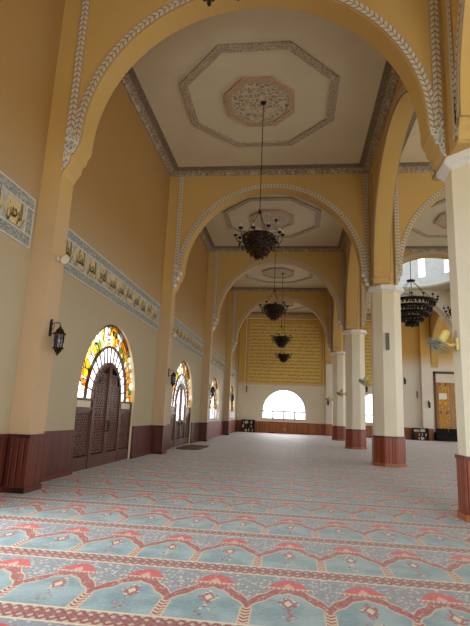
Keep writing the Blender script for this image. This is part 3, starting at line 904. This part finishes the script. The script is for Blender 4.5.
def stained_window(n, yc, label):
    root = empty('window_%d' % n, (0, yc + .08, 0)); tag(root, label, 'window', kind='structure')
    fan_glass(root, yc, True)
    mb = MB(); N_ = 24
    for i in range(N_):
        a, b = PI - PI * i / N_, PI - PI * (i + 1) / N_
        mb.face([(XG, 0, ZS_O), (XG, 1.05 * math.cos(a), ZS_O + 1.05 * math.sin(a)), (XG, 1.05 * math.cos(b), ZS_O + 1.05 * math.sin(b))], [(a * 1.9, 0), (a * 1.9, 1.05), (b * 1.9, 1.05)])
    mb.build('fan_centre', 'mosaic_glass', root)
    for i in range(4):
        y = -2.2 + 1.1 * i
        mb = MB(); mb.box(XG - .005, XG + .005, y + .04, y + 1.06, 1.2, ZS_O - .03); mb.build('lower_pane', 'clear_glass', root)
    mb = MB()
    for i in range(5): mb.box(XG - .04, XG + .04, -2.24 + 1.1 * i, -2.16 + 1.1 * i, 1.17, ZS_O)
    mb.box(XG - .04, XG + .04, -2.24, 2.24, ZS_O - .04, ZS_O + .04); mb.box(XG - .04, XG + .04, -2.24, 2.24, 1.17, 1.25)
    mb.build('window_frame', 'violet_frame', root)
    mb = MB(); mb.box(XL - .35, XL + .04, -2.26, 2.26, 1.13, 1.17); mb.build('window_sill', 'jamb_paint', root)
stained_window(1, BC[4], 'arched stained glass window of yellow mosaic, closer of the two')
stained_window(2, BC[5], 'narrow looking arched stained window next to the end wall')

def far_window(n, xc, label):
    root = empty('window_%d' % n, (xc, YF + .15, 0)); tag(root, label, 'window', kind='structure')
    mb = MB(); N_ = 32; zs = 2.05; r = NWR
    for i in range(N_):
        a, b = PI - PI * i / N_, PI - PI * (i + 1) / N_
        mb.face([(0, 0, zs), (r * math.cos(a), 0, zs + r * math.sin(a)), (r * math.cos(b), 0, zs + r * math.sin(b))])
    mb.build('lunette_glass', 'clear_glass', root)
    for i in range(4):
        x = -r + i * r / 2
        mb = MB(); mb.face([(x + .05, 0, 1.36), (x + r / 2 - .05, 0, 1.36), (x + r / 2 - .05, 0, 2.0), (x + .05, 0, 2.0)]); mb.build('lower_pane', 'clear_glass', root)
    mb = MB()
    for i in range(5): mb.box(-r + i * r / 2 - .06, -r + i * r / 2 + .06, -.05, .05, 1.3, 2.05)
    mb.box(-r, r, -.05, .05, 2.0, 2.1); mb.box(-r, r, -.05, .05, 1.3, 1.38)
    for i in range(N_):
        a, b = PI - PI * i / N_, PI - PI * (i + 1) / N_
        mb.face([((r - .07) * math.cos(a), -.05, zs + (r - .07) * math.sin(a)), ((r - .07) * math.cos(b), -.05, zs + (r - .07) * math.sin(b)), (r * math.cos(b), -.05, zs + r * math.sin(b)), (r * math.cos(a), -.05, zs + r * math.sin(a))])
    mb.build('window_frame', 'violet_frame', root)
far_window(3, NWX, 'bright half round window with four lower panes in the end wall')
far_window(4, 7.7, 'bright arched end window glimpsed between two columns')

# golden door in the end wall
gd = empty('door_3', (14.5, YF + .1, 0)); tag(gd, 'tall golden carved door in a dark red frame on the end wall', 'door', kind='structure')
mb = MB()
for a, b, c, d in ((-1.6, -1.4, 0, 6.3), (1.4, 1.6, 0, 6.3), (-1.6, 1.6, 6.1, 6.3)): mb.box(a, b, -.2, .05, c, d)
mb.build('door_frame', 'frame_wood', gd)
mb = MB(); mb.box(-1.4, 1.4, -.02, .02, 5.3, 6.1); mb.build('transom_panel', 'pale_paint', gd)
for s in (-1, 1):
    a, b = (-1.4, -.01) if s < 0 else (.01, 1.4)
    mb = MB(); mb.box(a, b, -.05, .02, 0, 5.3); lf = mb.build('door_leaf', 'gold_wood', gd)
    mb = MB(); mb.box(a + .2, b - .2, -.08, -.05, .5, 2.4); mb.box(a + .2, b - .2, -.08, -.05, 2.7, 5.0); mb.build('carved_panel', 'gold_carving', lf)
mb = MB(); mb.box(-1.15, -.45, -.1, -.08, 3.75, 4.3); tag(mb.build('notice_sheet', 'white_plastic', None, (14.5, YF + .1, 0)), 'white paper notice fixed on the golden door', 'notice')

# ------------------------------------------------------------------ chandeliers
def make_chandelier():
    """origin at the arms' ring; hangs from the ceiling on a long rod"""
    root = empty('chandelier')
    mb = MB(); mb.tube([(0, 0, .68), (0, 0, ZC - 7.1 - .06)], .013, 6); mb.build('rod', 'dark_iron', root)
    mb = MB(); mb.lathe([(0, .62), (.05, .64), (.06, .68), (.03, .72), (.03, .76), (0, .78)], 10); mb.build('hub', 'dark_iron', root)
    for k in range(3):
        a = 2 * PI * k / 3 + .3
        p0, p1 = Vector((.03 * math.cos(a), .03 * math.sin(a), .66)), Vector((.46 * math.cos(a), .46 * math.sin(a), -.12))
        mb = MB(); n = 14
        for i in range(n):
            c = p0.lerp(p1, (i + .5) / n); d = (p1 - p0).normalized(); side = d.cross(Vector((0, 0, 1))).normalized() if i % 2 else d.cross(d.cross(Vector((0, 0, 1)))).normalized()
            mb.tube([c + d * .03 * math.cos(t) + side * .013 * math.sin(t) for t in [2 * PI * q / 8 for q in range(8)]], .006, 4, closed=True)
        mb.build('chain', 'dark_iron', root)
    prof = [(.48, -.12), (.49, -.2), (.455, -.32), (.4, -.45), (.33, -.57), (.24, -.68), (.14, -.76), (.03, -.8)]
    mb = MB()
    for k in range(16):
        a = 2 * PI * k / 16
        mb.tube([(r * math.cos(a + .25 * i * (1 if k % 2 else -1) * .4), r * math.sin(a + .25 * i * (1 if k % 2 else -1) * .4), z) for i, (r, z) in enumerate(prof)], .014, 4)
    for i, (r, z) in enumerate(prof[:-1]):
        mb.tube([(r * math.cos(2 * PI * k / 20), r * math.sin(2 * PI * k / 20), z) for k in range(20)], .018 if i % 2 else .024, 4, closed=True)
    rnd = random.Random(3)
    for i, (r, z) in enumerate(prof[:-1]):                      # leaf drops
        for k in range(max(4, int(15 * r / .47))):
            a = 2 * PI * (k + .5 * (i % 2)) / max(4, int(15 * r / .47))
            mb.lathe([(0, -.085), (.025, -.06), (.032, -.035), (.012, 0), (0, .004)], 5, (r * math.cos(a) * 1.02, r * math.sin(a) * 1.02, z - .015))
    mb.lathe([(0, -.88), (.03, -.86), (.035, -.83), (0, -.8)], 8)
    mb.build('basket', 'bronze', root)
    mb = MB(); mb.lathe([(r * .8, z + .02) for r, z in prof] , 20); mb.build('basket_lining', 'lining', root)
    for k in range(10):
        a = 2 * PI * k / 10 + .17; c, s = math.cos(a), math.sin(a)
        hi = -.06 if k % 2 else -.14
        mb = MB()
        mb.tube([(c * r, s * r, z) for r, z in ((.45, -.25), (.54, -.34), (.63, -.32), (.7, -.22), (.72, hi))], [.016, .02, .018, .014, .014], 5)
        mb.tube([(c * r, s * r, z) for r, z in ((.47, -.14), (.52, -.08), (.58, -.1), (.6, -.18), (.57, -.23))], .011, 4)
        mb.lathe([(0, -.48), (.022, -.46), (.03, -.42), (.01, -.36), (.006, -.32)], 6, (c * .6, s * .6, 0))
        arm = mb.build('arm', 'dark_iron', root)
        mb = MB(); mb.lathe([(0, hi - .01), (.06, hi), (.075, hi + .04), (.05, hi + .05), (.03, hi + .07), (0, hi + .075)], 8, (c * .72, s * .72, 0)); mb.build('candle_cup', 'dark_iron', arm)
        mb = MB(); mb.lathe([(0, hi + .07), (.028, hi + .08), (.03, hi + .13), (.014, hi + .17), (0, hi + .18)], 8, (c * .72, s * .72, 0)); mb.build('bulb', 'bulb_glass', arm)
    mb = MB(); mb.lathe([(0, ZC - 7.1 - .14), (.05, ZC - 7.1 - .13), (.1, ZC - 7.1 - .06), (.1, ZC - 7.1 - .05), (0, ZC - 7.1 - .05)], 12); mb.build('ceiling_rose', 'dark_iron', root)
    return root
def mk_lining():
    t = NT('lining'); x, y, z, P = t.pos()
    d = t.voro(P, 17, 'F1', .7)
    M['lining'] = t.finish(t.mix(t.smooth(.16, .34, d), hexc('b08c4e'), hexc('140d09')), .5, .3, .3)
mk_lining()
ch_lab = {1: 'chandelier cropped by the top edge, only its tip in view', 2: 'largest dark iron basket chandelier in full view hanging from a long rod',
          3: 'second largest basket chandelier along the nave', 4: 'third basket chandelier along the nave, in front of the calligraphy',
          5: 'smallest and most distant basket chandelier, lowest against the calligraphy'}
ch0 = make_chandelier()
for k in range(1, 6):
    c = ch0 if k == 1 else copy_tree(ch0)
    c.location = ({1: -1.02, 2: -1.14, 3: -1.06, 4: -.93, 5: -.95}[k], {1: 4.4, 2: 14.15, 3: 23.9, 4: 33.7, 5: 43.4}[k], 7.1 if k > 1 else 6.96)
    c.rotation_euler = (0, 0, .3 * k)
    tag(c, ch_lab[k], 'chandelier', 'basket chandeliers of the hall')
c = copy_tree(ch0); c.location = (7.85, 23.9, 7.08); c.rotation_euler = (0, 0, .9)
tag(c, 'chandelier mostly hidden behind the thickest column, one arm showing', 'chandelier', 'basket chandeliers of the hall')

big = empty('tiered_chandelier', (AX + .05, DCY, 9.6)); tag(big, 'big round tiered chandelier hanging beneath the dome in the aisle', 'chandelier')
mb = MB(); mb.tube([(0, 0, 1.6), (0, 0, ZC + 2.9 + DR - 9.6 - .02)], .025, 6); mb.build('rod', 'dark_iron', big)
mb = MB(); mb.lathe([(0, 1.42), (.12, 1.46), (.3, 1.52), (.28, 1.58), (.06, 1.66), (0, 1.68)], 14); mb.build('hub', 'dark_iron', big)
for k in range(6):
    a = 2 * PI * k / 6 + .2
    mb = MB(); mb.tube([(.12 * math.cos(a), .12 * math.sin(a), 1.5), (1.45 * math.cos(a), 1.45 * math.sin(a), .1)], .018, 4); mb.build('chain', 'dark_iron', big)
for r, z in ((1.62, 0), (1.38, -.38), (1.1, -.74), (.78, -1.08), (.44, -1.4)):
    mb = MB()
    mb.lathe([(r * .74, z - .05), (r - .04, z - .07), (r, z - .02), (r, z + .06), (r - .04, z + .08), (r * .74, z + .03)], 28)
    n = int(26 * r / 1.6) + 6
    for k in range(n):
        a = 2 * PI * k / n
        mb.lathe([(0, -.27), (.045, -.22), (.06, -.16), (.03, -.08), (.02, -.02)], 6, (r * .93 * math.cos(a), r * .93 * math.sin(a), z))
        mb.lathe([(0, -.25), (.045, -.2), (.05, -.14), (.02, -.04)], 5, (r * .78 * math.cos(a + .1), r * .78 * math.sin(a + .1), z))
    mb.build('tier', 'dark_iron', big)
    if z == 0:
        for k in range(14):
            a = 2 * PI * k / 14; cx, cy = 1.7 * math.cos(a), 1.7 * math.sin(a)
            mb = MB(); mb.tube([(1.55 * math.cos(a), 1.55 * math.sin(a), .0), (1.72 * math.cos(a), 1.72 * math.sin(a), .05), (cx, cy, .22)], .03, 5)
            mb.lathe([(0, .2), (.09, .24), (.1, .3), (0, .32)], 8, (cx, cy, 0)); arm = mb.build('arm', 'dark_iron', big)
            mb = MB(); mb.lathe([(0, .3), (.05, .32), (.05, .42), (0, .48)], 8, (cx, cy, 0)); mb.build('bulb', 'bulb_glass', arm)
mb = MB(); mb.lathe([(0, -1.75), (.12, -1.68), (.28, -1.5), (.3, -1.42), (0, -1.38)], 14); mb.build('finial', 'dark_iron', big)

# ------------------------------------------------------------------ wall lanterns
def make_lantern():
    """origin on the wall, sticks out along +X"""
    root = empty('wall_lantern')
    mb = MB(); mb.box(0, .03, -.055, .055, -.08, .36); mb.lathe([(0, 0), (.05, .01), (.03, .05), (0, .06)], 8, (.015, 0, .36)); mb.build('backplate', 'dark_iron', root)
    mb = MB(); mb.tube([(.02, 0, .28), (.12, 0, .31), (.24, 0, .31), (.30, 0, .27), (.30, 0, .2)], .014, 6)
    mb.tube([(.02, 0, .1), (.08, 0, .13), (.13, 0, .2), (.12, 0, .26), (.08, 0, .26)], .01, 5); mb.tube([(.02, 0, -.02), (.14, 0, .02)], .01, 5)
    mb.build('bracket', 'dark_iron', root)
    C = (.30, 0, 0)
    mb = MB(); mb.lathe([(.0, .21), (.03, .2), (.05, .15), (.11, .1), (.125, .03), (.19, .0), (.19, -.02), (.1, -.02)], 8, C); mb.build('roof_cap', 'bronze', root)
    mb = MB(); mb.lathe([(.12, -.02), (.125, -.2), (.1, -.4)], 8, C); mb.build('glass', 'lantern_glass', root)
    mb = MB()
    for k in range(8):
        a = 2 * PI * k / 8; c, s = math.cos(a), math.sin(a)
        mb.tube([(.30 + .13 * c, .13 * s, -.01), (.30 + .135 * c, .135 * s, -.2), (.30 + .11 * c, .11 * s, -.41)], .011, 4)
    for z, r in ((-.14, .134), (-.28, .125)): mb.tube([(.30 + r * math.cos(2 * PI * k / 16), r * math.sin(2 * PI * k / 16), z) for k in range(16)], .008, 4, closed=True)
    mb.build('cage', 'dark_iron', root)
    mb = MB(); mb.lathe([(.17, -.4), (.17, -.42), (.12, -.44), (.1, -.5), (.04, -.56), (.015, -.62), (0, -.64)], 8, C); mb.build('finial', 'bronze', root)
    return root
plain('lantern_glass', hexc('5d5560'), .2, .6, noise=.3, scale=20)
lan0 = make_lantern()
spots = [((XP, YR[1] + .02, 3.06), 0, 'largest dark iron lantern, on the broad peach pilaster'),
         ((XP, YR[2], 3.0), 0, 'dark wall lantern on the pilaster before the second carved door'),
         ((XP, YR[3], 3.0), 0, 'dark wall lantern on the pilaster before the closer stained window'),
         ((XP, YR[4], 3.0), 0, 'tiny dark wall lantern on the pilaster before the last stained window'),
         ((10.3, YF, 5.4), -PI / 2, 'dark lantern on the end wall, seen just past the loudspeaker column'),
         ((6.8, YF, 4.55), -PI / 2, 'dark lantern on the end wall just above the aisle window'),
         ((3.2, YF - .48, 3.2), -PI / 2, 'dark wall lantern on the end wall pilaster beside the nave window'),
         ((12.3, YF - .48, 3.3), -PI / 2, 'dark wall lantern on the pilaster beside the golden door')]
for i, (l, rz, lab) in enumerate(spots):
    o = lan0 if i == 0 else copy_tree(lan0)
    o.location = l; o.rotation_euler = (0, 0, rz); o.scale = (.72, .72, .72); tag(o, lab, 'lantern', 'dark wall lanterns')

# ------------------------------------------------------------------ fans, speakers, floodlights
def make_fan():
    """origin on the column face; the fan sticks out along -X and tips down"""
    root = empty('wall_fan')
    mb = MB(); mb.box(-.05, 0, -.06, .06, -.16, .06); mb.tube([(-.03, 0, -.04), (-.14, 0, -.07), (-.22, 0, -.04)], .03, 6); mb.build('bracket', 'yellow_plastic', root)
    ax = Vector((-.52, -.12, -.84)).normalized()
    X = ax.cross(Vector((0, 0, 1))).normalized(); Y = ax.cross(X); R = Matrix((X, Y, ax)).transposed()
    C = Vector((-.27, 0, .06))
    mb = MB(); mb.lathe([(0, -.16), (.06, -.155), (.075, -.12), (.078, .06), (.05, .09), (0, .09)], 12, C, 0, R); mb.build('motor', 'yellow_plastic', root)
    D = C + ax * .17
    mb = MB()
    for k in range(5):
        a = 2 * PI * k / 5
        for i in range(3):
            r0, r1 = .03 + .055 * i, .03 + .055 * (i + 1); w0, w1 = (.25, .42, .5)[i], (.42, .5, .4)[i]
            P = lambda r, t, h: D + R @ Vector((r * math.cos(t), r * math.sin(t), h))
            mb.face([P(r0, a - w0, -.015), P(r0, a + w0, .015), P(r1, a + w1, .018), P(r1, a - w1, -.018)])
    mb.lathe([(0, .05), (.03, .045), (.035, .0), (.03, -.03), (0, -.03)], 10, D, 0, R)
    mb.build('blades', 'green_blade', root)
    mb = MB()
    for r, h in ((.22, .0), (.2, .045), (.14, .065), (.08, .07), (.2, -.045), (.14, -.06)):
        mb.tube([D + R @ Vector((r * math.cos(2 * PI * k / 24), r * math.sin(2 * PI * k / 24), h)) for k in range(24)], .004, 4, closed=True)
    for k in range(20):
        a = 2 * PI * k / 20; V = lambda r, h: D + R @ Vector((r * math.cos(a), r * math.sin(a), h))
        mb.tube([V(.03, .07), V(.14, .065), V(.2, .045), V(.22, 0), V(.2, -.045), V(.1, -.065)], .0022, 3)
    mb.build('guard', 'guard_wire', root)
    return root
plain('guard_wire', hexc('a9aa9c'), .4, .5, noise=.05)
f0 = make_fan()
fl = {1: 'largest wall fan with a pale yellow motor, on the thickest column', 2: 'wall fan on the column that carries the grey loudspeaker',
      3: 'wall fan on the column just beyond the loudspeaker column', 4: 'wall fan on the thinnest column'}
for k in range(1, 5):
    o = f0 if k == 1 else copy_tree(f0)
    o.location = (XC - .562, YR[k] - .1, 3.06); tag(o, fl[k], 'fan', 'wall fans on the columns')

def speaker(loc, s, lab, rz=0):
    root = empty('wall_speaker', loc, rz); tag(root, lab, 'loudspeaker', 'slim grey loudspeakers')
    mb = MB(); w, h = .065 * s, .32 * s
    mb.prism([(-w, -.02), (w, -.02), (w * .8, -.12), (-w * .8, -.12)][::-1], -h, h); mb.build('cabinet', 'grey_plastic', root)
    mb = MB(); mb.box(-w * .7, w * .7, -.13, -.119, -h * .93, h * .93); mb.build('grille', 'grey_grille', root)
    mb = MB(); mb.box(-.03, .03, -.022, 0, -.06, .06); mb.build('bracket', 'dark_iron', root)
plain('grey_grille', hexc('6d706f'), .6, .3, noise=.15, scale=60)
speaker((3.43, YR[2] - .525, 4.48), 1, 'slim grey loudspeaker on the front of the second column')
speaker((-4.56, YF, 4.05), 1, 'slim grey loudspeaker on the end wall left of the half round window')
speaker((11.4, YF, 4.1), 1, 'slim grey loudspeaker on the end wall by the golden door')

def make_flood():
    root = empty('floodlight')
    mb = MB(); mb.box(0, .04, -.05, .05, -.05, .08); mb.tube([(.02, 0, .02), (.1, 0, .03)], .02, 6); mb.build('bracket', 'white_plastic', root)
    ax = Vector((.75, -.5, -.42)).normalized(); X = ax.cross(Vector((0, 0, 1))).normalized(); Y = ax.cross(X); R = Matrix((X, Y, ax)).transposed()
    mb = MB(); mb.lathe([(0, -.1), (.05, -.09), (.06, 0), (.12, .15), (.12, .17), (.1, .165), (.05, .05)], 12, (.12, 0, .03), 0, R); mb.build('shade', 'cream_plastic', root)
    mb = MB(); mb.lathe([(.1, .15), (.05, .14), (0, .14)], 12, (.12, 0, .03), 0, R); mb.build('lens', 'bulb_glass', root)
    return root
plain('cream_plastic', hexc('dcc5a0'), .4, .4, noise=.03)
fd = make_flood()
fn = {1: 'small white floodlight on the broad peach pilaster beside the calligraphy band', 2: 'small white floodlight on the pilaster between the carved doors',
      3: 'small white floodlight on the pilaster before the closer stained window', 4: 'small white floodlight on the pilaster between the stained windows'}
for k in range(1, 5):
    o = fd if k == 1 else copy_tree(fd)
    o.scale = (.75, .75, .75); o.location = (XP + .004, YR[k], 4.64); tag(o, fn[k], 'floodlight', 'white floodlights on the pilasters')

# ------------------------------------------------------------------ furniture by the end wall
def bookcase(x0, x1, ztop, lab, seed, dark, yb=YF - .1):
    root = empty('bookcase', ((x0 + x1) / 2, yb, 0)); tag(root, lab, 'bookcase', 'low dark bookcases by the end wall')
    h = (x1 - x0) / 2; d0, d1 = -.42, -.02
    mb = MB(); mb.box(-h, -h + .05, d0, d1, 0, ztop); mb.box(h - .05, h, d0, d1, 0, ztop); mb.box(-h, h, d1 - .03, d1, 0, ztop); mb.build('case', 'dark_shelf', root)
    zs = [.04 + i * (ztop - .06) / 3 for i in range(4)]
    for z in zs:
        mb = MB(); mb.box(-h + .05, h - .05, d0, d1 - .03, z - .02, z + .02); mb.build('shelf', 'dark_shelf', root)
    rnd = random.Random(seed); books = []
    for i, z in enumerate(zs[:-1]):
        x = -h + .09
        while x < h - .25:
            w = rnd.uniform(.06, .12); t = rnd.uniform(.19, .27)
            if rnd.random() < dark: x += w; continue
            mat = rnd.choice(['paper_books', 'paper_books', 'green_books', 'red_books'])
            mb = MB(); mb.box(-w / 2, w / 2 - .006, -.12, .10, 0, t, 1); mb.box(-w / 2 + .008, w / 2 - .014, -.115, .095, .004, t + .003, 0)
            o = mb.build('book', ['paper_books', mat], None, ((x0 + x1) / 2 + x + w / 2, yb - .24, z + .021))
            books.append(o); x += w + .004
            tag(o, 'book standing in the low dark bookcase ' + ('by the side wall' if seed == 1 else 'beside the black sofa'), 'book', 'books in the bookcase ' + ('by the side wall' if seed == 1 else 'beside the black sofa'))
bookcase(-4.9, -3.62, 1.16, 'low dark bookcase in the corner left of the half round window', 1, .35)
bookcase(10.75, 12.1, 1.08, 'low dark bookcase against the end wall beside the sofa', 2, .12, YF - .52)

sofa = empty('sofa', (13.95, YF - .75, 0)); tag(sofa, 'black sofa in front of the golden door', 'sofa')
mb = MB(); mb.box(-1.25, 1.25, -.4, .38, .08, .36); mb.build('frame', 'black_fabric', sofa)
for s in (-1, 1):
    mb = MB(); mb.prism([(s * 1.25, -.42), (s * 1.03, -.42), (s * 1.03, .36), (s * 1.25, .36)][::s], .1, .68); mb.lathe([(.0, -.39), (.12, -.38), (.12, .38), (0, .39)], 10, (s * 1.14, -.02, .68), 0, Matrix.Rotation(PI / 2, 3, 'X')); mb.build('armrest', 'black_fabric', sofa)
for k in range(2):
    x0, x1 = (-1.02, -.01) if k == 0 else (.01, 1.02)
    mb = MB(); mb.prism([(x0, -.41), (x1, -.41), (x1, .15), (x0, .15)], .36, .5, 0, [(x0 + .04, -.37), (x1 - .04, -.37), (x1 - .04, .13), (x0 + .04, .13)]); mb.build('seat_cushion', 'black_fabric', sofa)
    mb = MB(); mb.prism([(x0, .12), (x1, .12), (x1, .38), (x0, .38)], .36, 1.12, 0, [(x0 + .05, .24), (x1 - .05, .24), (x1 - .05, .38), (x0 + .05, .38)]); mb.build('back_cushion', 'black_fabric', sofa)
for x in (-1.15, 1.15):
    for y in (-.34, .3):
        mb = MB(); mb.lathe([(0, 0), (.03, 0), (.04, .09), (0, .09)], 8, (x, y, 0)); mb.build('foot', 'dark_iron', sofa)

# rug by the second door
mb = MB(); rnd = random.Random(5)
P = []
for i in range(28):
    t = i / 28 * 2 * PI; c, s = math.cos(t), math.sin(t)
    k = 1 / max(abs(c), abs(s)); P.append((-4.62 + .56 * c * k * .95 + rnd.uniform(-.04, .04), 23.2 + 1.7 * s * k * .95 + rnd.uniform(-.06, .06)))
mb.prism(P, .002, .03)
tag(mb.build('rug', 'rug'), 'brown rug on the carpet in front of the second carved door', 'rug')

mb = MB(); mb.box(-.05, .05, -.012, 0, -.06, .06); mb.box(-.035, .035, -.016, -.012, -.045, .045)
tag(mb.build('wall_socket', 'outlet', None, (-.85, YF - .05, .42)), 'small wall socket on the wainscot under the half round window', 'socket')

# ------------------------------------------------------------------ camera
YAW, PITCH, ROLL, FPX = .1255369, .2048139, .0424199, 487.222
f = Vector((-math.sin(YAW) * math.cos(PITCH), math.cos(YAW) * math.cos(PITCH), math.sin(PITCH)))
r = Vector((math.cos(YAW), math.sin(YAW), 0)); u = r.cross(f)
R = math.cos(ROLL) * r + math.sin(ROLL) * u; U = -math.sin(ROLL) * r + math.cos(ROLL) * u
cd = bpy.data.cameras.new('camera'); cam = bpy.data.objects.new('camera', cd); COL.objects.link(cam)
mw = Matrix((R, U, -f)).transposed().to_4x4(); mw.translation = (0, 0, 1.6); cam.matrix_world = mw
cd.sensor_fit = 'HORIZONTAL'; cd.sensor_width = 36; cd.lens = 36 * FPX / 470; cd.clip_start = .05; cd.clip_end = 300
scene.camera = cam

# ------------------------------------------------------------------ light
w = bpy.data.worlds.new('sky'); scene.world = w; w.use_nodes = True
nt = w.node_tree; bg = nt.nodes['Background']
tc = nt.nodes.new('ShaderNodeTexCoord'); sp = nt.nodes.new('ShaderNodeSeparateXYZ'); rp = nt.nodes.new('ShaderNodeValToRGB')
nt.links.new(tc.outputs['Generated'], sp.inputs[0]); nt.links.new(sp.outputs[2], rp.inputs[0]); nt.links.new(rp.outputs[0], bg.inputs[0])
rp.color_ramp.elements[0].position = 0; rp.color_ramp.elements[0].color = (.93, .95, .95, 1)
rp.color_ramp.elements[1].position = .6; rp.color_ramp.elements[1].color = (.86, .93, 1, 1)
bg.inputs[1].default_value = 2.85
def area_light(name, loc, target, sx, sy, power, color=(.92, .96, 1)):
    ld = bpy.data.lights.new(name, 'AREA'); ld.shape = 'RECTANGLE'; ld.size = sx; ld.size_y = sy; ld.energy = power; ld.color = color
    o = bpy.data.objects.new(name, ld); COL.objects.link(o); o.location = loc
    o.rotation_euler = (Vector(target) - Vector(loc)).to_track_quat('-Z', 'Z').to_euler(); return o
area_light('daylight_side_door', (XL - 1.5, 4.4, 3.4), (-2.5, 5.0, 0), 4, 4, 520)
area_light('fill_rear', (7, -9.5, 3.2), (4, 12, .5), 14, 4.0, 1300)  # added lamp beyond the unseen rear openings, brightens columns and floor
area_light('daylight_end_window', (NWX, YF + 1.6, 3.6), (NWX, 36, 0), 4.5, 3.5, 700)
pl = bpy.data.lights.new('dome_fill', 'POINT'); pl.energy = 110; pl.shadow_soft_size = .5; pl.color = (.95, .98, 1)  # added fill light that brightens the dome, not a visible lamp
po = bpy.data.objects.new('dome_fill', pl); COL.objects.link(po); po.location = (DCX, DCY, ZC + 3.6)
scene.view_settings.view_transform = 'Standard'
scene.view_settings.look = 'None'
scene.view_settings.exposure = .12
try:
    scene.cycles.use_denoising = True
    scene.cycles.max_bounces = 10; scene.cycles.diffuse_bounces = 5; scene.cycles.transparent_max_bounces = 12
    scene.cycles.sample_clamp_indirect = 6
except Exception: pass
